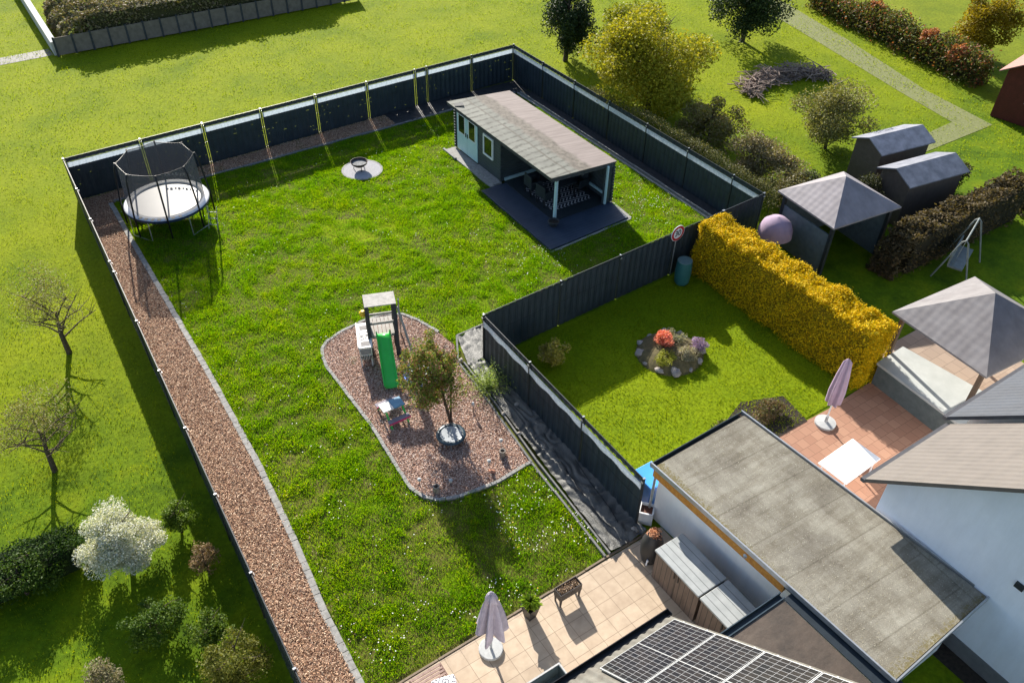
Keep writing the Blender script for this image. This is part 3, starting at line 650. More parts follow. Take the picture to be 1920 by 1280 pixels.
for sx in (-1, 1):
    mb = MB()
    for k in range(4): mb.box(sx*.455-.012, .02+k*.125, .08, sx*.455+.012, .13+k*.125, 1.32)
    mb.build('side_boards', M['woodgrey'], t)
mb = MB(); mb.beam((.56, .2, 2.0), (.62, .95, .0), .04, .07); mb.beam((.5, -.02, 1.9), (.86, -.35, 0), .05, .05); mb.build('brace', M['wood'], t)
for sx in (-.41, .41): mb = MB(); mb.box(sx-.035, .86, 0, sx+.035, .93, 1.35); mb.build('post', M['woodgrey'], t)
mb = MB(); mb.lathe([(.05, 0), (.1, .05), (.11, .14), (.05, .2)], (-.53, .1, 1.62), 14); mb.build('yellow_play_telescope', mat('yellow_plastic', (.75, .5, .03), rough=.4), t)
mb = MB()
for i in range(14): pass
prof = [(.0, .93), (-.1, .93), (-.22, .86), (-.7, .5), (-1.1, .21), (-1.32, .13), (-1.6, .12)]
cs = [(-.215, .1), (-.205, .11), (-.19, .09), (-.18, .0), (0, -.01), (.18, 0), (.19, .09), (.205, .11), (.215, .1)]
vs = [(x, y, z+dz) for (y, z) in prof for (x, dz) in cs]; nc = len(cs)
mb.add(vs, [(i*nc+k, i*nc+k+1, (i+1)*nc+k+1, (i+1)*nc+k) for i in range(len(prof)-1) for k in range(nc-1)])
o = mb.build('slide', M['green'], t, smooth=True); sm = o.modifiers.new('s', 'SOLIDIFY'); sm.thickness = .012
ks = MB(); ks.box(-.04, -.55, 0, .04, -.5, .34); ks.build('slide_foot', M['woodgrey'], t)
# play kitchen
t = thing('play_kitchen', 'white toy kitchen with hob rings standing left of the green slide', 'play kitchen', (6.97, 18.02, 0), A0-.03)
mb = MB(); mb.box(-.19, .0, .3, .19, 1.12, .78); mb.build('cabinet', M['whiteplastic'], t, bev=.01)
mb = MB(); mb.box(-.22, -.04, .78, .22, 1.16, .82); mb.box(-.22, -.04, .82, -.19, 1.16, .86); mb.box(.19, -.04, .82, .22, 1.16, .86); mb.build('worktop', M['whiteplastic'], t, bev=.005)
for y_ in (.15, .92): mb = MB(); mb.box(-.12, y_-.1, .821, .14, y_+.1, .826); mb.build('sink_recess', mat('grey_basin', (.22, .21, .21)), t)
for x_, y_ in ((-.08, .42), (.09, .45), (-.08, .6), (.09, .63)):
    mb = MB(); mb.lathe([(.05, .822), (.06, .83), (.075, .83), (.078, .822)], (x_, y_, 0), 20, 0, False); mb.build('hob_ring', M['wood'], t)
mb = MB(); mb.box(-.16, -.012, .52, .16, -.001, .72); mb.build('oven_door', mat('grey_oven', (.3, .3, .31)), t)
mb = MB(); [mb.box(-.15+k*.05, -.025, .33, -.125+k*.05, -.001, .47) for k in range(7)]; mb.build('vent_slats', M['anth'], t)
for sx in (-.16, .16):
    for sy in (.04, 1.08): mb = MB(); mb.box(sx-.025, sy-.025, 0, sx+.025, sy+.025, .3); mb.build('leg', M['whiteplastic'], t)
# picnic table
t = thing('picnic_table', 'small plastic picnic table, half white and half blue on green legs', 'picnic table', (6.66, 15.68, 0), 0)
mb = MB(); mb.box(-.35, -.13, .44, -.02, .25, .48); mb.build('table_top', M['whiteplastic'], t, bev=.012)
mb = MB(); mb.box(-.015, -.13, .44, .33, .25, .48); o = mb.build('table_top', mat('faded_blue_plastic', (.1, .26, .4), (.07, .2, .33), .5), t, bev=.012); o['label'] = 'faded blue table half'
for sy, y_ in ((-1, -.34), (1, .46)):
    mb = MB(); mb.box(-.33, y_-.08, .22, .33, y_+.08, .25); o = mb.build('bench_seat', mat('grey_pink_plastic', (.25, .22, .27)), t, bev=.008)
    mb = MB(); mb.box(-.34, y_-.095, .19, .34, y_-.081, .25); mb.build('bench_edge', M['pink'], o)
for sx in (-.26, .26):
    for sy in (-1, 1): mb = MB(); mb.beam((sx, .06+sy*.1, .44), (sx, .06+sy*.48, 0), .07, .035, up=(1, 0, 0)); mb.build('leg', M['green'], t)
# mini trampoline
t = thing('mini_trampoline', 'small round dark trampoline on the bark chips under the tree', 'trampoline', (7.6, 14.02, 0))
mb = MB(); mb.lathe([(.001, .245), (.3, .25)], n=40, cap=False); mb.build('jumping_mat', mat('mat_fabric', (.3, .33, .36), (.2, .23, .26), .35, 5, 0, .1, .7), t)
mb = MB(); mb.lathe([(.3, .25), (.33, .265), (.41, .25), (.42, .22), (.4, .2)], n=40, cap=False); mb.build('edge_pad', mat('pad_blueblack', (.04, .07, .09), (.02, .04, .06), .35), t, smooth=True)
for k in range(6): a = k*1.047; mb = MB(); mb.tube([(math.cos(a)*.38, math.sin(a)*.38, .22), (math.cos(a)*.39, math.sin(a)*.39, 0)], .014, 6); mb.build('leg', M['steel'], t)
# blue sand shell under the tree
t = thing('paddling_shell', 'blue plastic sand shell half hidden under the small tree', 'sand shell', (8.2, 16.65, 0))
mb = MB(); mb.lathe([(.001, .03), (.5, .03), (.6, .2), (.64, .22), (.61, .24), (.48, .06), (.001, .05)], n=32, cap=False); mb.build('shell', M['bluep'], t, smooth=True)
mb = MB(); mb.lathe([(.001, .16), (.25, .18), (.5, .12)], n=24, cap=False); mb.build('crumpled_cover', mat('pale_blue_sheet', (.5, .62, .78), (.3, .42, .6), .4, 6, 0, .6), t)

# solar path lamps on stakes
LP = [(8.14, 15.38, 'white solar garden light just below the tree crown'), (8.07, 12.84, 'white solar garden light beside the hollow log near the bed corner'),
      (6.46, 12.86, 'white solar garden light near the curved lower edge, right of the left log'), (7.3, 12.62, 'white solar garden light at the middle of the lower chip edge'),
      (6.1, 13.05, 'white solar garden light at the rounded left end of the chip bed'), (8.62, 13.15, 'white solar garden light near the right kerb behind the hollow log')]
l0 = None
for x, y, lab in [LP[0], (7.96, 12.6, 'white solar garden light at the lower chip edge beside the brown stone'), (6.75, 12.58, LP[3][2]), (6.07, 13.05, LP[4][2]), (8.64, 13.06, LP[5][2])]:
    if l0 is None:
        l0 = t = thing('solar_light', lab, 'garden light', (x, y, 0), 0, 'solar lights in the chip bed')
        k = MB(); k.tube([(0, 0, -.05), (0, 0, .25)], .01, 6); k.build('stake', M['darksteel'], t)
        k = MB(); k.lathe([(.04, .2), (.05, .27), (.055, .28), (.02, .3)], n=16); k.build('lamp_head', M['concrete'], t)
    else: dup(l0, (x, y, 0), 0, lab)
t0 = None
for x, y, lab in [(8.47, 12.72, 'hollow upright log pot near the right end of the chip bed'), (6.33, 12.62, 'hollow upright log pot at the lower left of the chip bed')]:
    if t0 is None:
        t0 = t = thing('hollow_log', lab, 'log pot', (x, y, 0), 0, 'hollow log pots in the chip bed')
        k = MB(); k.lathe([(.085, 0), (.09, .26), (.06, .26), (.055, .15)], n=18, cap=False); k.build('log_ring', mat('pale_log', (.3, .27, .24), (.14, .12, .1), .9, 18, bmp=.6), t)
        k = MB(); k.lathe([(.001, .15), (.058, .15)], n=18, cap=False); k.build('soil', mat('red_soil', (.25, .12, .07)), t)
    else: dup(t0, (x, y, 0), .8, lab)
t = thing('garden_figure', 'small dark stake lantern standing right of the mini trampoline', 'lantern', (8.68, 14.6, 0))
k = MB(); k.tube([(0, 0, 0), (0, 0, .3)], .016, 8); k.build('stake', M['darksteel'], t); k = MB(); k.lathe([(.03, .27), (.05, .3), (.05, .38), (.02, .43)], n=12); k.build('lamp_head', M['steel'], t)
def rock(x, y, s, label, seed, m=None, group='field stones', z=0):
    r = np.random.RandomState(seed); mb = MB(); n = 10; rings = 6; vs = []
    for j in range(rings+1):
        ph = math.pi*j/rings
        for k in range(n):
            a = 2*math.pi*k/n; q = 1+.25*r.uniform(-1, 1); vs.append((s*q*math.sin(ph)*math.cos(a), .7*s*q*math.sin(ph)*math.sin(a), s*.5*math.cos(ph)*q+s*.35+z))
    mb.add(vs, [(j*n+k, j*n+(k+1) % n, (j+1)*n+(k+1) % n, (j+1)*n+k) for j in range(rings) for k in range(n)])
    o = mb.build('stone', m or M['stone'], smooth=True); o.location = (x, y, 0); o.rotation_euler = (0, 0, r.uniform(0, 6)); return tag(o, label, 'stone', group)
rock(7.93, 12.4, .1, 'reddish brown stone lying by the lower edge of the chip bed', 1, M['terra'])
for i, (x, y, s, lab) in enumerate([(9.9, 14.15, .1, 'pale stone on the dark membrane below the spiky bush'), (9.95, 13.24, .09, 'brown stone against the fence where the dark hose starts'),
        (9.38, 14.05, .09, 'tan stone on the membrane edge nearest the spiky bush'), (9.33, 13.15, .09, 'yellowish stone holding down the crumpled membrane beside the kerb'),
        (9.6, 12.4, .09, 'sandy stone in the middle of the crumpled membrane'), (9.42, 10.95, .12, 'broken pale stone on the membrane beside the lower lawn'),
        (9.94, 10.4, .08, 'grey stone close to the fence in deep shade'), (9.94, 8.82, .11, 'grey stone at the lower end of the membrane by the water barrel'), (9.52, 16.7, .09, 'brown stone at the membrane edge behind the small tree')]):
    rock(x, y, s, lab, 10+i, z=.03)
mb = MB(); mb.tube([(9.96, 13.1, .08), (9.8, 12.3, .09), (9.62, 11.3, .1), (9.5, 10.4, .1)], .014, 6); tag(mb.build('hose', M['black']), 'black hose lying on the membrane, upper piece', 'hose', 'black hoses along the fence')
mb = MB(); mb.tube([(10.05, 11.5, .08), (9.9, 10.6, .1), (9.82, 9.7, .09), (9.66, 9.0, .08)], .014, 6); tag(mb.build('hose', M['black']), 'black hose lying on the membrane, lower piece by the fence foot', 'hose', 'black hoses along the fence')

# ------------------------------------------------------------ small tree, bush
def branches(mb, base, top, r0, n, spread, seed, sub=3, zmin=.35):
    r = random.Random(seed); base = Vector(base); top = Vector(top)
    mid = base.lerp(top, .5)+Vector((r.uniform(-.06, .06), r.uniform(-.06, .06), 0))
    mb.tube([base, mid, top], [r0, r0*.75, r0*.35], 8)
    ends = []
    for i in range(n):
        f = zmin+(1-zmin)*i/n; p = base.lerp(top, f); a = i*2.4+r.uniform(-.4, .4); d = Vector((math.cos(a), math.sin(a), r.uniform(.4, 1.1))).normalized()
        q = p+Vector((d.x*spread[0], d.y*spread[1], d.z*spread[2]))*r.uniform(.6, 1)
        m_ = p.lerp(q, .5)+Vector((0, 0, .06*spread[2])); mb.tube([p, m_, q], [r0*.42*(1.1-f*.5), r0*.25, r0*.08], 5); ends.append(q)
        for j in range(sub):
            e = m_.lerp(q, r.uniform(0, .8)); f2 = e+Vector((r.uniform(-1, 1)*spread[0], r.uniform(-1, 1)*spread[1], r.uniform(0, 1)*spread[2]))*.4
            mb.tube([e, f2], [r0*.13, r0*.04], 4)
    return mb
t = thing('young_tree', 'small bushy tree with green and reddish leaves growing in the bark chip bed', 'tree', (7.94, 14.62, 0))
mb = MB(); branches(mb, (0, 0, -.05), (-.18, .45, 2.3), .05, 11, (.75, .75, .8), 3, 4); branches(mb, (.02, .03, -.05), (.25, .35, 1.9), .035, 6, (.6, .6, .7), 5, 3); mb.build('trunk', M['bark'], t)
P = blobpts(19000, (-.3, .42, 1.78), (1.04, 1.08, 1.38), 76, .22, 2, .28)
lv = leaves(P, .06, .6)
npmesh('crown', lv, 4, leafmat('red_green_leaves', [(.07, .13, .02), (.14, .22, .03), (.28, .33, .07), (.1, .17, .02), (.3, .13, .08), (.4, .22, .16)], .4), parent=t)
t = thing('spiky_bush', 'spiky light green bush growing through the weed membrane by the fence', 'bush', (9.62, 15.25, 0))
r = np.random.RandomState(4); N = 420; a = r.uniform(0, 6.28, N); el = r.uniform(.25, 1.45, N); Ln = r.uniform(.4, 1.1, N); D = np.stack([np.cos(a)*np.cos(el), np.sin(a)*np.cos(el), np.sin(el)], 1)
pts = np.concatenate([D*(Ln*f)[:, None]-np.array([0, 0, 1])*(f*f*.12) for f in (.3, .45, .6, .75, .9, 1.0)]); pts[:, 2] = np.maximum(pts[:, 2], .05)
npmesh('foliage', leaves(pts+r.normal(size=pts.shape)*.02, .07, .28, r=r), 4, leafmat('feathery_leaves', [(.18, .28, .06), (.3, .42, .1), (.42, .5, .18)], .4), parent=t)
mb = MB(); [mb.tube([(0, 0, 0), tuple(D[i]*Ln[i])], [.008, .003], 4) for i in range(0, N, 9)]; mb.build('stems', M['bark'], t)
# ------------------------------------------------------------ patio things
t = thing('closed_parasol', 'closed lilac-grey parasol standing on a round pale base on the patio', 'parasol', (5.15, 8.08, 0))
mb = MB(); mb.lathe([(.001, 0), (.26, 0), (.275, .02), (.275, .07), (.26, .085), (.001, .09)], n=48, cap=False); mb.build('base_plate', M['concrete'], t, smooth=False)
mb = MB(); mb.tube([(0, 0, .08), (0, 0, .5)], .03, 12); mb.tube([(0, 0, .5), (0, 0, 2.2)], .019, 12); mb.build('pole', M['steel'], t)
mb = MB(); vs = []; n = 72; prof = [(2.26, .015), (2.24, .06), (2.12, .1), (1.98, .13), (1.97, .1), (1.7, .155), (1.4, .2), (1.1, .235), (.86, .27)]
for j, (z, r_) in enumerate(prof):
    for k in range(n):
        a = 2*math.pi*k/n; f = min(1, j/5); q = r_*(1+.42*f*math.cos(a*6+.4+j*.12)+.16*f*math.sin(a*11+j*.5)); zz = z+(f*.05*math.sin(a*6+1) if j == len(prof)-1 else 0)-(.12*max(0, math.cos(a*3+.9)) if j == len(prof)-1 else 0)
        vs.append((q*math.cos(a), q*math.sin(a), zz))
mb.add(vs, [(j*n+k, j*n+(k+1) % n, (j+1)*n+(k+1) % n, (j+1)*n+k) for j in range(len(prof)-1) for k in range(n)]); o = mb.build('canopy', M['lilac'], t, smooth=True)
mb = MB(); mb.lathe([(.03, 2.25), (.04, 2.28), (.015, 2.31)], n=12); mb.build('finial', M['lilac'], t)
for k in range(4):
    a = k*1.571+.5; mb = MB(); mb.tube([(0.04*math.cos(a), .04*math.sin(a), 1.9), (.24*math.cos(a), .24*math.sin(a), .86), (.25*math.cos(a), .25*math.sin(a), .8)], .009, 5); mb.build('rib', M['steel'], t)

t = thing('raised_planter', 'dark raised trough planter on four legs at the lawn edge of the patio', 'planter', (7.36, 8.21, 0))
mb = MB(); X0, X1, Y0, Y1, Z0, Z1 = -.31, .31, -.13, .13, .26, .5
mb.box(X0, Y0, Z0, X1, Y0+.015, Z1); mb.box(X0, Y1-.015, Z0, X1, Y1, Z1); mb.box(X0, Y0+.0151, Z0, X0+.015, Y1-.0151, Z1); mb.box(X1-.015, Y0+.0151, Z0, X1, Y1-.0151, Z1); mb.box(X0+.016, Y0+.016, Z0, X1-.016, Y1-.016, Z0+.015)
mb.build('trough', mat('grey_brown_plastic', (.06, .052, .05), rough=.5), t)
for sx in (X0+.04, X1-.04):
    for sy in (Y0+.03, Y1-.03): k = MB(); k.tube([(sx, sy, Z0), (sx, sy, 0)], [.04, .022], 6); k.build('leg', mat('grey_brown_leg', (.06, .052, .05)), t)
mb = MB(); mb.box(X0+.017, Y0+.017, .3, X1-.017, Y1-.017, .42); mb.build('soil', M['soil'], t)
r = np.random.RandomState(9); N = 500; P = np.stack([r.uniform(X0+.04, X1-.04, N), r.uniform(Y0+.04, Y1-.04, N), r.uniform(.42, .5, N)], 1)
npmesh('dry_leaves', leaves(P, .05, .5, r=r), 4, leafmat('dry_brown_leaves', [(.12, .07, .04), (.3, .2, .13), (.42, .33, .24)], .1), parent=t)
def grassy_pot(loc, label):
    t = thing('grass_pot', label, 'plant pot', loc, R(8)); mb = MB(); a, b, h = .1, .165, .46
    def sq(q, z): return [(-q, -q, z), (q, -q, z), (q, q, z), (-q, q, z)]
    vs = sq(a, 0)+sq(b, h)+sq(b-.02, h)+sq(b-.03, h-.06); fs = []
    for l in range(3): fs += [(l*4+k, l*4+(k+1) % 4, (l+1)*4+(k+1) % 4, (l+1)*4+k) for k in range(4)]
    mb.add(vs, fs+[(3, 2, 1, 0)]); mb.build('pot_body', M['black'], t); mb = MB(); mb.add(sq(b-.03, h-.05), [(0, 1, 2, 3)]); mb.build('soil', M['soil'], t)
    r = np.random.RandomState(3); N = 700; an = r.uniform(0, 6.28, N); rr = r.uniform(0, .09, N); x = np.cos(an)*rr; y = np.sin(an)*rr; ln = r.uniform(.1, .3, N); ou = r.uniform(.2, .8, N); v = np.empty((N, 4, 3))
    wd = .0035; px, py = -np.sin(an)*wd, np.cos(an)*wd; o1 = ou*ln*.45; o2 = ou*ln
    v[:, 0] = np.stack([x-px, y-py, h-.05+0*x], 1); v[:, 1] = np.stack([x+px, y+py, h-.05+0*x], 1)
    v[:, 2] = np.stack([x+px+np.cos(an)*o1, y+py+np.sin(an)*o1, h+ln*.65], 1); v[:, 3] = np.stack([x+np.cos(an)*o2, y+np.sin(an)*o2, h+ln*(.85-ou*.4)], 1)
    npmesh('foliage', v, 4, leafmat('grassy_leaves', [(.1, .2, .02), (.18, .3, .03), (.28, .36, .06)], .4), parent=t); return t
grassy_pot((6.36, 8.3, 0), 'black tapered square pot with long grassy leaves on the patio edge')
t = thing('water_barrel', 'tall black vase-shaped water barrel with dried plant and white tap beside the grey storage box', 'water barrel', (9.72, 8.0, 0))
mb = MB(); mb.lathe([(.001, 0), (.19, 0), (.2, .02), (.25, .25), (.275, .5), (.26, .72), (.2, .88), (.165, .93), (.16, .98), (.14, .98), (.13, .9), (.001, .9)], n=40, cap=False); mb.build('barrel', mat('black_barrel', (.035, .035, .036), (.028, .028, .03), .5, 3), t, smooth=True)
r = np.random.RandomState(5); N = 260; P = np.stack([r.normal(0, .065, N), r.normal(0, .065, N), .97+r.uniform(-.03, .12, N)], 1); npmesh('dried_plant', leaves(P, .1, .3, .8, r), 4, leafmat('dried_leaves', [(.45, .18, .08), (.65, .35, .2), (.3, .12, .06)], .1), parent=t)
mb = MB(); mb.tube([(-.2, -.13, .27), (-.29, -.19, .27), (-.3, -.2, .2)], .02, 8); mb.box(-.28, -.2, .28, -.24, -.16, .33); mb.build('tap', M['white'], t)
def wood_clad(name, ax):
    m, t, b = new(name); wv = nn(t, 'ShaderNodeTexWave', wave_type='BANDS', bands_direction=ax, wave_profile='SAW'); wv.inputs['Scale'].default_value = 2.1; t.links.new(coord(t), wv.inputs[0])
    ln = ramp(t, wv.outputs[1], [(0, (.25, .25, .25)), (.1, (.3, .3, .3)), (.13, (1, 1, 1))])
    c = ramp(t, noise(t, 2.5, 6, .7, scaled(t, 3, 3, .5)), [(.3, (.085, .06, .048)), (.7, (.17, .125, .1))])
    t.links.new(mixc(t, 1, c, ln, 'MULTIPLY'), b.inputs['Base Color']); b.inputs['Roughness'].default_value = .6; return m
def lidmat(name, ax):
    m, t, b = new(name); wv = nn(t, 'ShaderNodeTexWave', wave_type='BANDS', bands_direction=ax, wave_profile='SAW'); wv.inputs['Scale'].default_value = 1.75; t.links.new(coord(t), wv.inputs[0])
    ln = ramp(t, wv.outputs[1], [(0, (.25, .25, .25)), (.09, (.5, .5, .5)), (.11, (1, 1, 1))])
    c = ramp(t, noise(t, 3, 6), [(.3, (.28, .3, .3)), (.7, (.38, .4, .4))]); t.links.new(mixc(t, 1, c, ln, 'MULTIPLY'), b.inputs['Base Color']); b.inputs['Roughness'].default_value = .55; return m
LM = lidmat('grey_box_lid', 'X'); WC = wood_clad('brown_box_cladding', 'Y')
for y0, y1, lab in ((6.13, 7.6, 'brown clad storage box with grey lid next to the water barrel'), (4.55, 6.09, 'brown clad storage box with grey lid tucked under the brown flat roof')):
    t = thing('storage_box', lab, 'storage box', (9.8, (y0+y1)/2, 0), 0, 'storage boxes along the garage wall'); h2 = (y1-y0)/2
    mb = MB(); mb.box(-.37, -h2+.02, 0, .42, h2-.02, 1.04); mb.build('box_body', WC, t)
    mb = MB(); mb.box(-.43, -h2, 1.04, .45, h2, 1.1); mb.build('lid', LM, t, bev=.012)
    mb = MB(); mb.box(-.395, -.08, .75, -.371, -.05, .95); mb.box(-.395, .05, .75, -.371, .08, .95); mb.build('door_handle', M['black'], t)
    mb = MB(); mb.box(-.374, -.006, .02, -.3705, .006, 1.02); mb.build('door_gap', M['black'], t)
t = thing('corner_planter', 'white-rimmed planter box with brown soil in the gap beside the garage corner', 'planter', (10.42, 8.98, 0), R(40))
mb = MB(); [mb.box(*q) for q in ((-.19, -.19, 0, .19, -.15, .42), (-.19, .15, 0, .19, .19, .42), (-.19, -.149, 0, -.15, .149, .42), (.15, -.149, 0, .19, .149, .42))]; mb.build('planter_wall', M['white'], t)
mb = MB(); mb.box(-.149, -.149, 0, .149, .149, .34); mb.build('soil', mat('brown_soil', (.14, .06, .04)), t)
t = thing('blue_bin', 'blue lidded rubbish bin standing between the fence end and the garage', 'bin', (10.85, 9.42, 0), 0)
mb = MB(); mb.add([(-.24, -.26, 0), (.24, -.26, 0), (.24, .26, 0), (-.24, .26, 0), (-.29, -.32, .95), (.29, -.32, .95), (.29, .32, .95), (-.29, .32, .95)], [(3, 2, 1, 0), (4, 5, 6, 7), (0, 1, 5, 4), (1, 2, 6, 5), (2, 3, 7, 6), (3, 0, 4, 7)]); mb.build('bin_body', M['bluep'], t)
mb = MB(); mb.box(-.32, -.36, .955, .32, .36, 1.02); mb.build('lid', mat('light_blue_lid', (.06, .3, .75), (.05, .26, .66), .35), t, bev=.02)
for s_ in (-1, 1): mb = MB(); mb.tube([(s_*.22, .3, .1), (s_*.27, .3, .1)], .1, 16); mb.build('wheel', M['black'], t)
mb = MB(); mb.box(10.25, 9.2, -.02, 10.55, 9.5, .02, rz=.5); mb.box(10.35, 9.6, -.02, 10.6, 9.95, .02, rz=.2); tag(mb.build('paving_slab', M['stone']), 'loose paving slabs in the gap beside the blue bin', 'paving slab')
t = thing('open_box', 'open blue-grey metal box holding a round stone and cushions below the roof edge', 'box', (5.45, 6.2, 0))
mb = MB(); [mb.box(*q) for q in ((-.62, -.6, 0, .62, -.56, .5), (-.62, .56, 0, .62, .6, .5), (-.62, -.559, 0, -.58, .559, .5), (.58, -.559, 0, .62, .559, .5), (-.579, -.559, 0, .579, .559, .12))]; mb.build('box_walls', mat('blue_grey_metal', (.05, .075, .09), (.035, .055, .07), .4), t)
mb = MB(); [mb.box(*q) for q in ((-.63, -.61, .5, .63, -.575, .515), (-.63, .575, .5, .63, .61, .515), (-.63, -.574, .5, -.595, .574, .515), (.595, -.574, .5, .63, .574, .515))]; mb.build('rim', M['concrete'], t)
mb = MB(); mb.lathe([(.001, .5), (.12, .48), (.22, .4), (.27, .28), (.24, .12)], n=30, cap=False); o = tag(mb.build('round_stone', mat('speckled_stone', (.4, .38, .33), (.24, .22, .18), .8, 25, bmp=.4), smooth=True), 'speckled round stone lying in the open blue-grey box', 'stone'); o.location = (5.36, 6.2, 0)
mb = MB(); mb.lathe([(.001, .46), (.07, .44), (.1, .38), (.08, .14)], n=20, cap=False, sy=2.2); o = tag(mb.build('cushion', mat('yellow_cloth', (.6, .36, .03)), smooth=True), 'yellow cushion squeezed beside the round stone', 'cushion'); o.location = (5.66, 6.12, 0)
mb = MB(); mb.box(-.1, -.25, .12, .12, .25, .42); o = tag(mb.build('cushion', mat('cream_cloth', (.55, .53, .43)), bev=.04), 'cream cushion at the right end of the open box', 'cushion'); o.location = (5.88, 6.05, 0)
# slatted lounger
t = thing('wooden_lounger', 'slatted wooden lounger at the left end of the patio', 'lounger', (3.6, 7.45, 0))
for k in range(17):
    pass
mb = MB(); [mb.box(-.36, .78-k*.078, .3, .36, .78-k*.078+.05, .322) for k in range(21)]; mb.build('slats', mat('red_brown_slats', (.34, .24, .2), (.22, .14, .12), .6, 12), t)
for s_ in (-1, 1): mb = MB(); mb.box(s_*.37-.02, -.85, .22, s_*.37+.02, .84, .3); mb.build('side_rail', mat('red_brown_rail', (.2, .12, .1)), t)
for sx in (-.35, .35):
    for sy in (-.75, .75): mb = MB(); mb.box(sx-.03, sy-.03, 0, sx+.03, sy+.03, .22); mb.build('leg', mat('red_brown_leg', (.2, .12, .1)), t)
def diamond_mat():
    m, t, b = new('diamond_pattern'); P = scaled(t, 1, 1, 1, R(45)); sp = nn(t, 'ShaderNodeSeparateXYZ'); t.links.new(P, sp.inputs[0]); outs = []
    for i in (0, 1):
        p = nn(t, 'ShaderNodeMath', operation='PINGPONG'); t.links.new(sp.outputs[i], p.inputs[0]); p.inputs[1].default_value = .1; outs.append(p.outputs[0])
    mx = nn(t, 'ShaderNodeMath', operation='MAXIMUM'); t.links.new(outs[0], mx.inputs[0]); t.links.new(outs[1], mx.inputs[1])
    ml = nn(t, 'ShaderNodeMath', operation='MULTIPLY'); ml.inputs[1].default_value = 2*math.pi/.05; t.links.new(mx.outputs[0], ml.inputs[0]); s = nn(t, 'ShaderNodeMath', operation='SINE'); t.links.new(ml.outputs[0], s.inputs[0])
    t.links.new(ramp(t, s.outputs[0], [(.5, (.78, .77, .8)), (.6, (.03, .03, .04))]), b.inputs['Base Color']); b.inputs['Roughness'].default_value = .9; return m
mb = MB(); mb.box(-.26, -.2, 0, .26, .22, .12); o = tag(mb.build('cushion', diamond_mat(), bev=.05), 'black and white diamond cushion lying on the slatted lounger', 'cushion'); o.location = (3.78, 7.72, .325); o.rotation_euler = (R(6), 0, R(-14))

# ------------------------------------------------------------ garage with flat roof
def flatroof_mat():
    m, t, b = new('weathered_bitumen_roof')
    c = ramp(t, noise(t, .9, 7, .65), [(.28, (.15, .135, .11)), (.5, (.24, .225, .185)), (.72, (.33, .315, .265))])
    br = nn(t, 'ShaderNodeTexBrick'); br.offset = .37; mp = nn(t, 'ShaderNodeMapping'); mp.inputs['Rotation'].default_value = (0, 0, R(92.9)); mp.inputs['Location'].default_value = (.2, .35, 0)
    t.links.new(coord(t), mp.inputs[0]); t.links.new(mp.outputs[0], br.inputs['Vector']); br.inputs['Scale'].default_value = 1; br.inputs['Brick Width'].default_value = 1.0; br.inputs['Row Height'].default_value = 4.6
    br.inputs['Mortar Size'].default_value = .03; br.inputs['Mortar Smooth'].default_value = 1; br.inputs['Color1'].default_value = (1, 1, 1, 1); br.inputs['Color2'].default_value = (.9, .9, .89, 1); br.inputs['Mortar'].default_value = (.6, .58, .54, 1)
    c = mixc(t, .8, c, br.outputs['Color'], 'MULTIPLY')
    st = noise(t, 1.2, 5, .7, scaled(t, 1.6, .5, 1)); c = mixc(t, .75, c, ramp(t, st, [(.38, (.68, .64, .58)), (.6, (1.1, 1.1, 1.08))]), 'MULTIPLY')
    st2 = noise(t, 2.2, 6, .75, scaled(t, .35, 2.2, 1)); c = mixc(t, .6, c, ramp(t, st2, [(.4, (.62, .58, .52)), (.54, (1, 1, 1))]), 'MULTIPLY')
    # moss near the west and south edges
    sp = nn(t, 'ShaderNodeSeparateXYZ'); t.links.new(coord(t), sp.inputs[0])
    mr = nn(t, 'ShaderNodeMapRange'); mr.inputs[1].default_value = 11.3; mr.inputs[2].default_value = 10.5; t.links.new(sp.outputs[0], mr.inputs[0])
    ms = nn(t, 'ShaderNodeMapRange'); ms.inputs[1].default_value = 3.3; ms.inputs[2].default_value = 2.4; t.links.new(sp.outputs[1], ms.inputs[0])
    mx = nn(t, 'ShaderNodeMath', operation='MAXIMUM'); t.links.new(mr.outputs[0], mx.inputs[0]); t.links.new(ms.outputs[0], mx.inputs[1])
    ad = nn(t, 'ShaderNodeMath', operation='MULTIPLY'); t.links.new(mx.outputs[0], ad.inputs[0]); t.links.new(noise(t, 16, 6, .8), ad.inputs[1])
    c = mixc(t, ramp(t, ad.outputs[0], [(.42, (0, 0, 0)), (.5, (1, 1, 1))]), c, (.15, .125, .05))
    fl = noise(t, 55, 2, .5); c = mixc(t, ramp(t, fl, [(.66, (0, 0, 0)), (.7, (.7, .7, .7))]), c, (.55, .53, .42))
    fd = noise(t, 38, 3, .5); c = mixc(t, ramp(t, fd, [(.3, (.6, .6, .6)), (.36, (0, 0, 0))]), c, (.08, .07, .05))
    t.links.new(c, b.inputs['Base Color']); b.inputs['Roughness'].default_value = .9; bump(t, b, noise(t, 45, 5, .8), .8, .02); return m
t = thing('garage', 'white flat-roofed garage with weathered grey bitumen roof and orange timber eaves', 'garage', (10.7, 9.0, 0)); O = Vector((10.7, 9, 0))
Wc, Nc, Ec, Sc = Vector((10.35, 9.08, 2.1)), Vector((13.48, 9.15, 2.1)), Vector((13.94, 2.42, 2.1)), Vector((10.7, 2.31, 2.1))
mb = MB(); mb.prism([(10.62, 8.95), (13.35, 8.95), (13.6, 2.6), (10.9, 2.6)], -.05, 1.86); L(mb).build('walls', M['plaster'], t)
mb = MB(); mb.prism([(Wc.x+.05, Wc.y-.14), (Nc.x-.04, Nc.y-.14), (Ec.x-.05, Ec.y+.04), (Sc.x+.05, Sc.y+.04)], 1.98, 2.1); L(mb).build('roof', flatroof_mat(), t)
mb = MB()
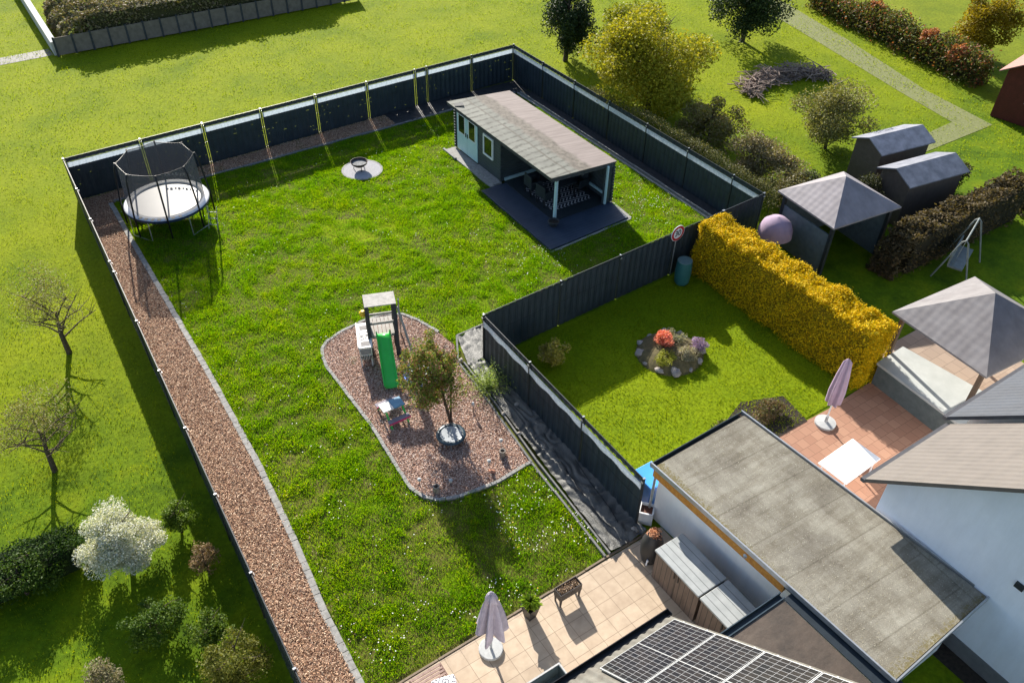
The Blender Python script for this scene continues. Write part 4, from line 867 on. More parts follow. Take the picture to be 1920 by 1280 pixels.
for a, b_ in ((Nc, Ec), (Ec, Sc), (Sc, Wc)): mb.beam(a+Vector((0, 0, -.02)), b_+Vector((0, 0, -.02)), .035, .14)
L(mb).build('metal_edge', M['steel'], t)
mb = MB(); mb.beam(Wc+Vector((0, -.02, -.06)), Nc+Vector((0, -.02, -.06)), .02, .16); mb.beam(Wc+Vector((.03, -.13, -.1)), Nc+Vector((-.03, -.13, -.1)), .02, .1); mb.beam(Wc+Vector((.03, -.075, -.14)), Nc+Vector((-.03, -.075, -.14)), .1, .015)
L(mb).build('gutter', mat('anthracite_gutter', (.04, .055, .065), rough=.4), t)
mb = MB(); mb.beam((10.42, 8.98, 1.84), (10.62, 5.0, 1.84), .06, .26); mb.beam((10.53, 8.94, 1.75), (10.73, 5.0, 1.75), .15, .04); L(mb).build('timber_eaves', M['orange'], t)
mb = MB(); mb.lathe([(.03, -.02), (.05, .0), (.055, .06), (.02, .1)], (10.55, 6.05, 1.78), 14); L(mb).build('wall_lamp', M['steel'], t)
mb = MB(); mb.add([(13.35, 5.6, 2.103), (13.9, 4.9, 2.104), (13.6, 4.35, 2.104), (13.1, 4.7, 2.103), (13.2, 5.2, 2.103)], [(0, 1, 2, 3, 4)])
# small pebbles scattered on the roof
N = 1500; x = NR.uniform(10.6, 13.6, N); y = NR.uniform(2.6, 8.8, N); k = (vnoise(x, y, .8, 41) > .45) | (x < 11.2); x, y = x[k], y[k]; N = len(x); s = NR.uniform(.004, .011, N); v = np.empty((N, 4, 3))
for i in range(4): v[:, i] = np.stack([x+s*np.cos(i*1.57+x*9), y+s*np.sin(i*1.57+x*9), 2.106+NR.uniform(0, .008, N)], 1)
tag(npmesh('roof_pebbles', v, 4, leafmat('pebbles', [(.16, .14, .1), (.45, .43, .36), (.26, .22, .1), (.6, .58, .5)], .02)), kind='stuff')
def brownroof():
    m, t, b = new('brown_bitumen'); c = ramp(t, noise(t, 1.4, 7, .7), [(.3, (.05, .038, .028)), (.55, (.085, .062, .045)), (.75, (.13, .1, .075))]); t.links.new(c, b.inputs['Base Color']); b.inputs['Roughness'].default_value = .55; bump(t, b, noise(t, 4, 5), .4, .03); return m
GAPSH = MB(); GAPSH.prism([(10.34, 4.79), (10.68, 4.79), (10.85, 1.6), (10.43, 1.6)], 1.951, 1.975); GAPSH.prism([(10.55, 4.97), (10.7, 4.97), (10.87, 1.7), (10.72, 1.7)], 1.976, 2.06)  # dark sheets laid in for the shade of the gap between the roofs
GD = MB(); GD.tube([(10.55, 9.02, 1.95), (10.55, 9.02, .02)], .035, 8); GD.tube([(13.3, 9.02, 1.95), (13.3, 9.02, .02)], .035, 8); GD.v = [(x-10.7, y-9, z) for x, y, z in GD.v]; GD.build('downpipe', M['steel'], t)
t = thing('lean_to_roof', 'brown flat canopy roof between the solar panels and the garage', 'canopy', (9, 4.8, 0))
O = Vector((9, 4.8, 0)); mb = MB(); mb.prism([(7.2, 4.78), (10.33, 4.8), (10.42, 1.6), (7.2, 1.5)], 1.86, 1.95); L(mb).build('roof', brownroof(), t)
mb = MB(); mb.box(7.2, 4.93, 1.82, 10.42, 4.95, 1.96); mb.box(7.2, 4.8, 1.82, 10.42, 4.93, 1.84); mb.box(7.2, 4.785, 1.951, 10.38, 4.81, 1.975); L(mb).build('gutter', mat('blue_grey_gutter', (.05, .075, .095), rough=.4), t)
mb = MB(); mb.box(7.7, 4.6, 0, 7.8, 4.7, 1.86); L(mb).build('post', M['woodgrey'], t)
L(GAPSH).build('gap_shade_strip', mat('gap_shade_dark', (.02, .03, .04), rough=.5), t)

# ------------------------------------------------------------ own house with solar panels
SL = math.atan(.873)
t = thing('house', 'house with grey profiled tile roof carrying solar panels at the lower edge of the view', 'house', (2.5, 5.3, 0)); O = Vector((2.5, 5.3, 0))
mb = MB(); mb.box(-5.5, -6, 0, 7.45, 5.0, 2.4); L(mb).build('walls', M['plaster'], t)
mb = MB(); n = 420; x0, x1 = -6.0, 7.7; vs = []
for j, (yy) in enumerate((5.52, 3.5, 1.5, -.3)):
    for i in range(n+1):
        xx = x0+(x1-x0)*i/n; vs.append((xx, yy, 2.74+(5.46-yy)*.873+.03*math.cos(xx*2*math.pi/.21)-(0)))
m_ = n+1; fs = [(j*m_+i, j*m_+i+1, (j+1)*m_+i+1, (j+1)*m_+i) for j in range(3) for i in range(n)]; mb.add(vs, fs)
bt = [(x, y, z-.05) for x, y, z in vs[:m_]]; k0 = len(mb.v); mb.add(vs[:m_]+bt, [(i, i+1, m_+i+1, m_+i) for i in range(n)])
L(mb).build('roof', mat('grey_profiled_tiles', (.17, .165, .145), (.11, .1, .085), .85, 5, bmp=.5), t, smooth=True)
mb = MB(); mb.box(x0, 5.53, 2.6, x1+.03, 5.66, 2.615); mb.box(x0, 5.65, 2.6, x1+.03, 5.665, 2.72); mb.box(x0, 5.525, 2.6, x1+.03, 5.54, 2.68); mb.box(x1+.031, 5.525, 2.6, x1+.045, 5.665, 2.72)
L(mb).build('gutter', mat('black_gutter', (.02, .021, .024), rough=.35), t)
# solar panels
def pv_mat():
    m, t, b = new('solar_cells'); uv = nn(t, 'ShaderNodeTexCoord'); br = nn(t, 'ShaderNodeTexBrick'); br.offset = 0; t.links.new(uv.outputs['Object'], br.inputs['Vector'])
    br.inputs['Scale'].default_value = 1; br.inputs['Brick Width'].default_value = .09; br.inputs['Row Height'].default_value = .1965; br.inputs['Mortar Size'].default_value = .0028; br.inputs['Mortar Smooth'].default_value = .1
    br.inputs['Color1'].default_value = (.012, .013, .018, 1); br.inputs['Color2'].default_value = (.024, .022, .024, 1); br.inputs['Mortar'].default_value = (.34, .35, .37, 1)
    t.links.new(br.outputs['Color'], b.inputs['Base Color']); b.inputs['Roughness'].default_value = .18; b.inputs['Specular IOR Level'].default_value = .35; return m
PV = pv_mat(); first = None; FR = mat('aluminium_frame', (.5, .52, .54), rough=.4, metal=.3)
for k, lab in enumerate(('lowest solar panel, directly above the black gutter', 'second solar panel up from the gutter', 'third solar panel up from the gutter', 'fourth solar panel up, cut by the edge of the view')):
    d = 1.235+.018; yy = 5.34-k*d*math.cos(SL); zz = 2.9+k*d*math.sin(SL)
    if first is None:
        mb = MB(); [mb.box(*q) for q in ((-1.83, -1.235, -.03, 0, -1.221, .006), (-1.83, -.014, -.03, 0, 0, .006), (-1.83, -1.2209, -.03, -1.816, -.0141, .006), (-.014, -1.2209, -.03, 0, -.0141, .006), (-.92, -1.2209, .001, -.91, -.0141, .003))]
        first = mb.build('solar_panel', FR, t)
        mb = MB(); mb.add([(-1.816, -1.221, 0), (-.014, -1.221, 0), (-.014, -.014, 0), (-1.816, -.014, 0)], [(0, 1, 2, 3)]); mb.build('solar_cells', PV, first)
        for q in (-.25, -.95): mb = MB(); mb.box(.004, q, -.08, .05, q+.04, -.02); mb.build('roof_hook', M['steel'], first)
        p = first
    else: p = dup(first, (0, 0, 0))
    p.location = Vector((7.6, yy, zz))-O; p.rotation_euler = (-SL, 0, 0); p['label'] = lab

# ------------------------------------------------------------ neighbour garden and houses (right)
def lay(name, pts, m, z=-.02): mb = MB(); mb.add([(x, y, z) for x, y in pts], [tuple(range(len(pts)))]); return struct(name, mb, m)
lay('neighbour_lawn', [(10.25, 9.05), (13.4, 9.2), (20, 9.2), (20, 16.7), (10.3, 16.35)], grass_ground('neighbour_grass', [(.12, .19, .003), (.17, .24, .003), (.21, .27, .004)], .4, 12), -.015)
x, y = scatter([(10.3, 9.1), (19, 9.2), (19, 16.5), (10.3, 16.2)], 420); n1 = vnoise(x, y, .5, 8)
tag(npmesh('neighbour_grass', blades(x, y, (.02+.04*n1)*NR.uniform(.7, 1.2, len(x)), .02, .8), 4, M['fieldblade']), kind='stuff')
def paving_mat(name, c1, c2, w_, h_):
    m, t, b = new(name); br = nn(t, 'ShaderNodeTexBrick'); t.links.new(coord(t), br.inputs['Vector']); br.inputs['Scale'].default_value = 1; br.inputs['Brick Width'].default_value = w_; br.inputs['Row Height'].default_value = h_; br.inputs['Mortar Size'].default_value = .008
    br.inputs['Color1'].default_value = (*c1, 1); br.inputs['Color2'].default_value = (*c2, 1); br.inputs['Mortar'].default_value = tuple(v*.7 for v in c2)+(1,); t.links.new(br.outputs[0], b.inputs['Base Color']); b.inputs['Roughness'].default_value = .85; return m
lay('terracotta_patio', [(13.6, 9.2), (17.6, 9.1), (20, 9.2), (20, 5.3), (13.9, 5.3), (13.6, 7)], paving_mat('terracotta_paving', (.36, .2, .13), (.3, .155, .1), .3, .3), -.008)
lay('gazebo_floor', [(20.9, 10), (24.5, 10), (24.5, 5.5), (20.9, 5.5)], paving_mat('beige_paving', (.34, .26, .2), (.28, .21, .16), .4, .4), -.01)
def hedge(name, x0, x1, y0, y1, z1, label, cols, n, seed, lf=.07, tr=.3):
    t = thing(name, label, 'hedge', ((x0+x1)/2, (y0+y1)/2, 0)); r = np.random.RandomState(seed); wx, wy = (x1-x0)/2, (y1-y0)/2
    u = r.uniform(-1, 1, n); f = r.randint(0, 5, n); v = r.uniform(0, 1, n); yy = r.uniform(-1, 1, n)*wy
    xx = np.where(f < 2, u*wx, np.where(f == 2, -wx, np.where(f == 3, wx, u*wx))); zz = np.where(f < 2, z1, v*z1); yy = np.where(f == 4, np.sign(yy)*wy, yy)
    sh = 1-.22*(zz/z1)**4*(np.abs(xx)/wx > .9); xx = xx*sh; bum = (vnoise(xx+yy*1.0+50, yy+zz*1.3+50, .6, seed)-.5)*(.16 if name == 'clipped_hedge' else .34)+(vnoise(xx+50, yy+zz+50, .22, seed+1)-.5)*.14
    P = np.stack([xx*(1+bum*.8/wx), yy+bum*np.where(f == 4, 1, .2)*np.sign(yy), zz*(1)+np.where(f < 2, bum*1.1, 0)], 1)+r.normal(0, .045, (n, 3)); P[:, 2] = np.clip(P[:, 2], .02, None)
    npmesh('foliage', leaves(P, lf, .6, .4, r), 4, leafmat(name+'_leaves', cols, tr, .7), parent=t)
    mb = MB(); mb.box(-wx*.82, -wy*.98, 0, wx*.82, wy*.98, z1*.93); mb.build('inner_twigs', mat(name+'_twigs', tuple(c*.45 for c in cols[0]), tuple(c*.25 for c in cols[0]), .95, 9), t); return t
YEL = [(.52, .36, .003), (.68, .47, .004), (.8, .54, .005), (.45, .36, .006), (.26, .25, .006)]
hedge('clipped_hedge', 18.85, 20.05, 9.3, 16.4, 2.05, 'long clipped golden yellow hedge in the neighbouring garden', YEL, 85000, 3, .06, .25)
def shrub(name, c, rad, n, cols, label, seed, lf=.08, cat='shrub', trunk=None, group=None, clumps=18, tr=.3, cr=.42):
    t = thing(name, label, cat, (c[0], c[1], 0), 0, group); P = blobpts(n, (0, 0, c[2]), rad, clumps, cr, seed); P[:, 2] = np.maximum(P[:, 2], .03)
    npmesh('crown' if trunk else 'foliage', leaves(P, lf, .6, r=np.random.RandomState(seed)), 4, leafmat(name+'_leaves', cols, tr), parent=t)
    mb = MB()
    branches(mb, (0, 0, -.05), (.05*rad[0], .05, c[2]+rad[2]*.5), trunk or .03, 9 if trunk else 5, (rad[0]*.8, rad[1]*.8, rad[2]*.7), seed, 3, .25); mb.build('trunk' if trunk else 'stems', M['bark'], t); return t
G1 = [(.05, .1, .01), (.09, .15, .015), (.13, .19, .02)]
shrub('round_shrub', (11.9, 15.1, .5), (.5, .5, .5), 2600, [(.3, .28, .03), (.42, .36, .06), (.3, .24, .1)], 'round yellowish shrub in the dark fence corner of the neighbouring lawn', 31)
# rock flower bed
t = thing('flower_bed', 'raised round flower bed with boulders on the neighbouring lawn', 'flower bed', (15.3, 13.5, 0))
mb = MB(); mb.lathe([(1.05, -.02), (.9, .12), (.5, .25), (.001, .3)], n=30, cap=False, sx=1.05); mb.build('earth_mound', mat('mossy_soil', (.16, .13, .06), (.08, .07, .035), .95, 9, bmp=.6), t, smooth=True)
GB = mat('grey_boulder', (.4, .36, .33), (.26, .23, .21))
for i in range(12):
    a = i*.5236; rock(15.3+math.cos(a)*1.0, 13.5+math.sin(a)*.95, .11+.05*(i % 3), 'grey boulder in the ring round the neighbouring flower bed', 60+i, GB, 'boulders round the flower bed')
shrub('pink_azalea', (15.25, 13.7, .5), (.38, .38, .26), 2600, [(.7, .2, .16), (.8, .3, .22), (.62, .2, .12)], 'pink flowering azalea on top of the boulder bed', 32, .06)
shrub('purple_heather', (16.15, 13.1, .32), (.32, .3, .22), 1600, [(.3, .2, .42), (.42, .3, .5), (.25, .2, .3)], 'purple heather on the right side of the boulder bed', 33, .05)
shrub('green_cushion', (14.8, 13.15, .3), (.4, .3, .2), 1600, [(.25, .27, .03), (.32, .33, .05)], 'yellow-green cushion plant on the left side of the boulder bed', 34, .05)
shrub('grey_cushion', (15.65, 13.85, .3), (.5, .4, .22), 2200, [(.26, .26, .17), (.35, .34, .24), (.2, .22, .12)], 'grey-green cushion plant behind the azalea on the boulder bed', 35, .05)
shrub('grey_cushion', (15.5, 13.0, .28), (.5, .35, .2), 2200, [(.3, .27, .2), (.4, .35, .28), (.2, .22, .1)], 'pale grey-brown cushion plant at the near side of the boulder bed', 36, .05)
shrub('low_shrub', (14.35, 9.9, .2), (.7, .4, .3), 3000, [(.07, .11, .01), (.12, .17, .02), (.2, .13, .08)], 'low green shrub on the neighbouring lawn by the garage roof corner', 37, .06)
lay('earth_bed', [(13.9, 9.1), (16.7, 9.1), (16.9, 10.2), (15.6, 10.7), (14.2, 10.2)], M['soil'], .002)
shrub('low_shrub', (15.9, 9.9, .18), (.6, .4, .22), 2000, [(.16, .09, .06), (.1, .12, .03), (.22, .12, .09)], 'reddish low shrub in the earth bed beside the mauve parasol', 38, .06)
t = thing('water_butt', 'dark teal water butt against the crossing fence by the hedge end', 'water butt', (18.15, 16.1, 0)); mb = MB(); mb.lathe([(.2, 0), (.26, .1), (.29, .5), (.26, .95), (.001, .97)], n=28); mb.build('barrel', M['tealp'], t, smooth=False)
mb = MB(); mb.lathe([(.001, .98), (.25, .975), (.26, .95)], n=24, cap=False); mb.build('lid', mat('teal_lid', (.12, .2, .2)), t)
# mauve closed parasol
t = thing('closed_parasol', 'closed mauve parasol on the terracotta patio beside the yellow hedge', 'parasol', (17.05, 8.75, 0))
mb = MB(); mb.lathe([(.3, 0), (.3, .07), (.05, .1), (.04, .3)], n=24); mb.build('base_plate', M['concrete'], t); mb = MB(); mb.tube([(0, 0, .1), (0, 0, 2.4)], .022, 8); mb.build('pole', M['white'], t)
mb = MB(); n = 36; pr = [(2.5, .02), (2.4, .09), (1.9, .14), (1.3, .18), (.85, .17)]; mb.add([(r_*(1+.3*math.cos(6*2*math.pi*k/n))*math.cos(2*math.pi*k/n), r_*(1+.3*math.cos(6*2*math.pi*k/n))*math.sin(2*math.pi*k/n), z) for z, r_ in pr for k in range(n)], [(j*n+k, j*n+(k+1) % n, (j+1)*n+(k+1) % n, (j+1)*n+k) for j in range(4) for k in range(n)]); mb.build('canopy', M['mauve'], t, smooth=True)
t = thing('patio_table', 'bright white table on the terracotta patio', 'table', (15.8, 7.1, 0), R(3)); mb = MB(); mb.box(-.75, -.45, .7, .75, .45, .74); mb.build('table_top', mat('bright_white_table', (.85, .85, .85), (.82, .82, .82), .4), t, bev=.03)
for sx in (-.62, .62):
    for sy in (-.35, .35): mb = MB(); mb.tube([(sx, sy, .7), (sx*1.05, sy*1.05, 0)], .025, 8); mb.build('leg', M['white'], t)
def gchair(loc, rz, label):
    t = thing('patio_chair', label, 'chair', loc, rz, 'chairs round the bright white table')
    mb = MB(); mb.box(-.24, -.24, .42, .24, .24, .45); mb.build('seat', M['mauve'], t, bev=.01); mb = MB(); mb.box(-.24, .22, .45, .24, .25, .95); mb.build('backrest', M['mauve'], t, bev=.01)
    for sx in (-.21, .21):
        for sy in (-.21, .21): mb = MB(); mb.tube([(sx, sy, .42), (sx*1.1, sy*1.1, 0)], .014, 6); mb.build('leg', M['steel'], t)
    return t
def bigtree(name, label, x, y, zc, rad, n, cols, seed, lf=.16, tr=.35, rt=.14, clumps=34, cr=.34, group='trees and bushes beyond the fences', cat='tree'):
    return shrub(name, (x, y, zc), rad, n, cols, label, seed, lf, cat, rt, group, clumps, tr, cr)
# raised white terrace
t = thing('raised_terrace', 'low white raised terrace slab in front of the hip roofed pavilion', 'terrace', (20, 7.5, 0)); O = Vector((20, 7.5, 0))
mb = MB(); mb.prism([(19.6, 9.2), (20.9, 9.25), (21.2, 6.6), (21.2, 4.6), (19.4, 4.6), (19.4, 6.2)], .72, .8); L(mb).build('slab', mat('white_terrace_slab', (.45, .47, .46), (.36, .38, .37), .7, 2), t)
mb = MB(); mb.prism([(19.63, 9.15), (20.85, 9.2), (21.15, 6.6), (21.15, 4.65), (19.43, 4.65), (19.43, 6.2)], -.05, .72); L(mb).build('base_wall', mat('shaded_base', (.12, .14, .14), (.08, .1, .1)), t)  # side walls of the white terrace coloured dark as their shaded face
def tilemat(name, c1, c2):
    m, t, b = new(name); wv = nn(t, 'ShaderNodeTexWave', wave_type='BANDS', bands_direction='Y'); wv.inputs['Scale'].default_value = 1.3; t.links.new(coord(t), wv.inputs[0]); wx = nn(t, 'ShaderNodeTexWave', wave_type='BANDS', bands_direction='X'); wx.inputs['Scale'].default_value = 1.6; t.links.new(coord(t), wx.inputs[0])
    ad = nn(t, 'ShaderNodeMath', operation='ADD'); t.links.new(wv.outputs[1], ad.inputs[0]); t.links.new(wx.outputs[1], ad.inputs[1])
    t.links.new(ramp(t, noise(t, 2, 5), [(.3, c2), (.7, c1)]), b.inputs['Base Color']); b.inputs['Roughness'].default_value = .7; bump(t, b, ad.outputs[0], .35 if 'tiles' in name else .1, .03); return m
def gazebo(name, label, cx, cy, w2, d2, z0, z1, roofm, wallm, rz=0, walls=False, fl=None):
    t = thing(name, label, 'gazebo', (cx, cy, 0), rz); mb = MB()
    mb.add([(-w2, -d2, z0), (w2, -d2, z0), (w2, d2, z0), (-w2, d2, z0), (0, 0, z1), (-w2, -d2, z0-.06), (w2, -d2, z0-.06), (w2, d2, z0-.06), (-w2, d2, z0-.06)], [(0, 1, 4), (1, 2, 4), (2, 3, 4), (3, 0, 4), (8, 7, 6, 5), (0, 5, 6, 1), (1, 6, 7, 2), (2, 7, 8, 3), (3, 8, 5, 0)]); mb.build('roof', roofm, t)
    a, b_ = w2*.85, d2*.85
    for sx in (-1, 1):
        for sy in (-1, 1): mb = MB(); mb.box(sx*a-.06, sy*b_-.06, 0, sx*a+.06, sy*b_+.06, z0); mb.build('post', mat('brown_post', (.13, .09, .06), (.08, .055, .04)) if not walls else M['anth'], t)
    if walls:
        mb = MB(); mb.box(-a, b_-.03, 0, a, b_+.03, z0-.07); mb.box(a-.03, -b_, 0, a+.03, b_, z0-.07); mb.box(-a-.03, -b_, 0, -a+.03, b_, z0-.5); mb.build('walls', wallm, t)
    else:
        mb = MB(); mb.box(-a, -b_, 0, a, -b_+.05, .8); mb.build('railing', M['orange'], t)
    return t
gazebo('garden_pavilion', 'hip roofed grey pavilion beyond the golden hedge, beside the white canopy', 21.8, 7.85, 1.85, 1.6, 2.3, 3.4, tilemat('taupe_shingles', (.2, .19, .195), (.13, .12, .125)), None, R(-4))
gazebo('garden_pavilion', 'small blue-grey walled pavilion with hip roof beyond the fence corner', 24.2, 14.9, 1.6, 1.4, 2.1, 3.0, tilemat('grey_felt_roof', (.26, .24, .26), (.17, .155, .17)), mat('blue_grey_wall', (.11, .15, .18), (.08, .11, .13)), R(-6), True)
def shedbox(label, x0, y0, x1, y1, z0, z1, wm, rm, rz=0, name='garden_shed', over=.15, win=True):
    cx, cy = (x0+x1)/2, (y0+y1)/2; t = thing(name, label, 'shed', (cx, cy, 0), rz); a, b_ = (x1-x0)/2, (y1-y0)/2
    mb = MB(); mb.add([(-a, -b_, 0), (a, -b_, 0), (a, b_, 0), (-a, b_, 0), (-a, -b_, z0-.05), (a, -b_, z0-.05), (a, b_, z0-.05), (-a, b_, z0-.05), (-a, 0, z1-.06), (a, 0, z1-.06)], [(3, 2, 1, 0), (0, 1, 5, 4), (2, 3, 7, 6), (1, 2, 6, 9, 5), (3, 0, 4, 8, 7)]); mb.build('walls', wm, t)
    mb = MB(); o_ = over; mb.add([(-a-o_, -b_-o_, z0-.08), (a+o_, -b_-o_, z0-.08), (a+o_, 0, z1), (-a-o_, 0, z1), (a+o_, b_+o_, z0-.08), (-a-o_, b_+o_, z0-.08), (-a-o_, -b_-o_, z0-.13), (a+o_, -b_-o_, z0-.13), (a+o_, 0, z1-.05), (-a-o_, 0, z1-.05), (a+o_, b_+o_, z0-.13), (-a-o_, b_+o_, z0-.13)], [(0, 1, 2, 3), (3, 2, 4, 5), (7, 6, 9, 8), (8, 9, 11, 10), (0, 6, 7, 1), (5, 4, 10, 11), (1, 7, 8, 2), (2, 8, 10, 4), (0, 3, 9, 6), (3, 5, 11, 9)]); mb.build('roof', rm, t)
    if win:
        mb = MB(); mb.box(-a-.02, -.3, 1.0, -a-.002, .3, 1.6); w_ = mb.build('window', M['white'], t); mb = MB(); mb.box(-a-.03, -.24, 1.06, -a-.0205, .24, 1.54); mb.build('pane', M['glass'], w_)
        mb = MB(); mb.box(a*.2, -b_-.03, 0, a*.2+.8, -b_-.002, 1.85); mb.build('door', M['wood'], t)
    return t
shedbox('low shed with pale grey roof behind the blue-grey pavilion', 27.8, 14.2, 30.6, 15.6, 1.9, 2.2, mat('dark_boards', (.1, .08, .07)), mat('pale_grey_roof', (.24, .25, .29), (.13, .14, .17), .85, 3), R(-8), win=False)
shedbox('second low shed with pale bluish roof nearer the far path', 29.0, 16.4, 31.6, 17.8, 1.9, 2.2, mat('dark_boards_b', (.1, .08, .07)), mat('pale_blue_roof', (.27, .28, .33), (.15, .16, .19), .85, 3), R(-8), win=False)
shedbox('dark red garden house with pale eaves at the right edge of the view', 40.2, 15.6, 44.0, 18.6, 2.3, 3.3, mat('dark_red_boards', (.1, .02, .015), (.07, .015, .01)), mat('red_tile_roof', (.4, .2, .17), (.3, .15, .13)), R(10), over=.3)
t = thing('open_parasol', 'faded mauve domed parasol just outside the fence corner', 'parasol', (22.0, 15.6, 0)); mb = MB(); mb.lathe([(.62, .95), (.6, 1.2), (.5, 1.45), (.3, 1.62), (.001, 1.7)], n=24, cap=False); mb.build('canopy', mat('faded_mauve', (.36, .27, .36), (.3, .23, .31), .9), t, smooth=True); mb = MB(); mb.tube([(0, 0, 0), (0, 0, 1.7)], .02, 8); mb.build('pole', M['steel'], t)
t = thing('garden_swing', 'pale arched garden swing frame on the shaded lawn beyond the pavilion', 'swing', (27.2, 11.4, 0), R(20))
SW = mat('dull_swing_metal', (.2, .23, .23), (.14, .16, .16), .6)
for sx in (-1, 1): mb = MB(); mb.tube([(sx*1.0, -.6, 0), (sx*.9, -.1, 1.6), (sx*.9, 0, 1.7), (sx*.9, .1, 1.6), (sx*1.0, .6, 0)], .03, 8); mb.build('side_frame', SW, t)
mb = MB(); mb.tube([(-.9, 0, 1.7), (.9, 0, 1.7)], .03, 8); mb.build('top_bar', SW, t); mb = MB(); mb.box(-.8, -.25, .45, .8, .25, .52); mb.box(-.8, .22, .52, .8, .27, .95); mb.build('bench_seat', SW, t)
for sx in (-.75, .75): mb = MB(); mb.tube([(sx, 0, 1.7), (sx, .1, .5)], .008, 5); mb.build('chain', SW, t)
bigtree('dark_bush', 'dark bush crowding the front of the low grey-roofed sheds', 27.2, 15.7, .9, (.9, .9, .9), 6000, [(.02, .03, .01), (.04, .05, .015), (.07, .07, .03)], 61, .08, .25, .05, cat='shrub')
bigtree('dark_bush', 'dark brown-green bush right of the low grey-roofed sheds', 31.6, 15.2, .8, (1.1, 1.0, .8), 6000, [(.03, .03, .012), (.05, .05, .02), (.08, .07, .03)], 62, .09, .25, .05, cat='shrub')
bigtree('dark_bush', 'dark climbing bush behind the blue-grey walled pavilion', 25.4, 17.0, 1.0, (1.0, .7, .9), 5000, [(.02, .035, .012), (.05, .06, .02), (.08, .08, .03)], 63, .08, .25, .05, cat='shrub')
hedge('dark_hedge', 24.6, 33, 12.2, 13.2, 1.5, 'dark brownish hedge closing the far side of the pavilion garden', [(.06, .05, .025), (.11, .085, .04), (.15, .11, .06)], 15000, 12, .12)
bpy.data.objects['dark_hedge']['category'] = 'hedge'

def gable_house(label, x0, x1, yE, zE, depth, roofm, wallm, ext=0, win=()):
    """roof rises towards -y from the eave at yE"""
    t = thing('neighbour_house', label, 'house', (x0, yE, 0)); s = .9; zr = zE+depth*s; w_ = .12
    mb = MB(); a0, a1 = .35, x1-x0; e = -.35
    mb.add([(a0, e, 0), (a1, e, 0), (a1, -2*depth-e, 0), (a0, -2*depth-e, 0), (a0, e, zE-.1+.3), (a1, e, zE+.2), (a1, -2*depth-e, zE+.2), (a0, -2*depth-e, zE+.2), (a0, -depth, zr-.12), (a1, -depth, zr-.12)], [(0, 1, 5, 4), (2, 3, 7, 6), (1, 2, 6, 9, 5), (3, 0, 4, 8, 7)]); mb.build('walls', wallm, t)
    mb = MB(); b1 = a1+.02
    v = []
    for dz in (0, -w_):
        v += [(0, 0, zE+dz), (b1, 0, zE+dz), (b1, -depth, zr+dz), (0, -depth, zr+dz), (b1, -2*depth, zE+dz), (0, -2*depth, zE+dz)]
    mb.add(v, [(0, 1, 2, 3), (3, 2, 4, 5), (7, 6, 9, 8), (8, 9, 11, 10), (0, 6, 7, 1), (0, 3, 9, 6), (3, 5, 11, 9), (1, 7, 8, 2), (2, 8, 10, 4)]); mb.build('roof', roofm, t)
    mb = MB(); mb.box(a0-.02, -2*depth-e, -.05, a0-.001, e, .45); mb.build('plinth', mat('grey_plinth', (.16, .17, .18), (.12, .13, .14)), t)
    if win: mb = MB(); mb.box(a0-.06, win[0][0]-.1, win[0][1], a0-.001, win[0][0]+.08, win[0][1]+.14); mb.build('wall_vent', M['darksteel'], t)
    mb = MB(); mb.box(0, .001, zE-.14, b1, .1, zE-.04); mb.build('gutter', mat('dark_zinc', (.1, .1, .11)), t)
    return t
gable_house('neighbour house with blue-white gable wall and taupe roof beside the garage', 13.55, 16.7, 5.6, 2.95, 5.5, tilemat('taupe_roof_tiles', (.12, .105, .095), (.095, .083, .075)), render_wall('blue_white_render', (.76, .81, .9), (.68, .74, .84)), win=((-3.5, 2.9),))
gable_house('adjoining house with dark slate blue roof at the right edge of the view', 16.75, 26, 5.75, 3.05, 5.4, tilemat('slate_roof_tiles', (.04, .05, .07), (.03, .036, .05)), M['plaster'])
lay('side_passage', [(13.5, -2), (14.0, -2), (14.0, 5.5), (13.4, 9.1), (13.35, 8)], M['soil'], -.012)

# ------------------------------------------------------------ beyond the fences: trees, hedges, fields
bigtree('broad_tree', 'big loose yellow-green tree rising behind the summerhouse fence', 25.9, 27.0, 2.5, (3.0, 3.1, 2.4), 42000, [(.2, .22, .012), (.3, .3, .02), (.4, .35, .03), (.26, .26, .02)], 51, .13)
bigtree('dark_tree', 'dark evergreen tree just beyond the back right fence corner', 26.4, 34.2, 2.0, (1.5, 1.6, 2.1), 16000, [(.018, .035, .012), (.03, .055, .018), (.045, .07, .02)], 52, .12, .15)
bigtree('olive_tree', 'olive green bushy tree between the dark evergreen and the big yellow tree', 28.4, 31.4, 1.8, (2.2, 2.2, 1.9), 18000, [(.14, .17, .015), (.22, .24, .02), (.28, .28, .03)], 53, .13)
bigtree('dark_tree', 'dark green tree at the top edge, right of the big yellow tree', 36.6, 31.3, 2.2, (2.4, 2.2, 2.3), 18000, [(.02, .04, .012), (.035, .06, .016), (.06, .085, .02)], 54, .14, .15)
bigtree('pale_bush', 'pale greenish twiggy bush behind the middle of the summerhouse fence', 30.5, 20.2, 1.5, (2.1, 2.0, 1.6), 15000, [(.16, .17, .05), (.24, .22, .08), (.2, .2, .06)], 55, .1, .3, .08)
bigtree('brown_bush', 'brownish bare bush behind the right part of the summerhouse fence', 25.6, 19.6, 1.1, (1.5, 1.8, 1.1), 13000, [(.15, .14, .05), (.24, .2, .1), (.3, .24, .15)], 56, .09, .25, .06)
bigtree('brown_bush', 'low olive bush right behind the last bay of the summerhouse fence', 25.2, 17.4, .9, (1.3, 1.2, .9), 8000, [(.13, .12, .05), (.2, .17, .09), (.12, .13, .04)], 57, .09, .25, .06)
bigtree('olive_bush', 'olive bush between the big yellow tree and the brown bush', 25.8, 22.9, 1.2, (1.6, 1.7, 1.3), 12000, [(.13, .14, .02), (.2, .18, .05), (.26, .2, .12)], 58, .1, .3, .07)
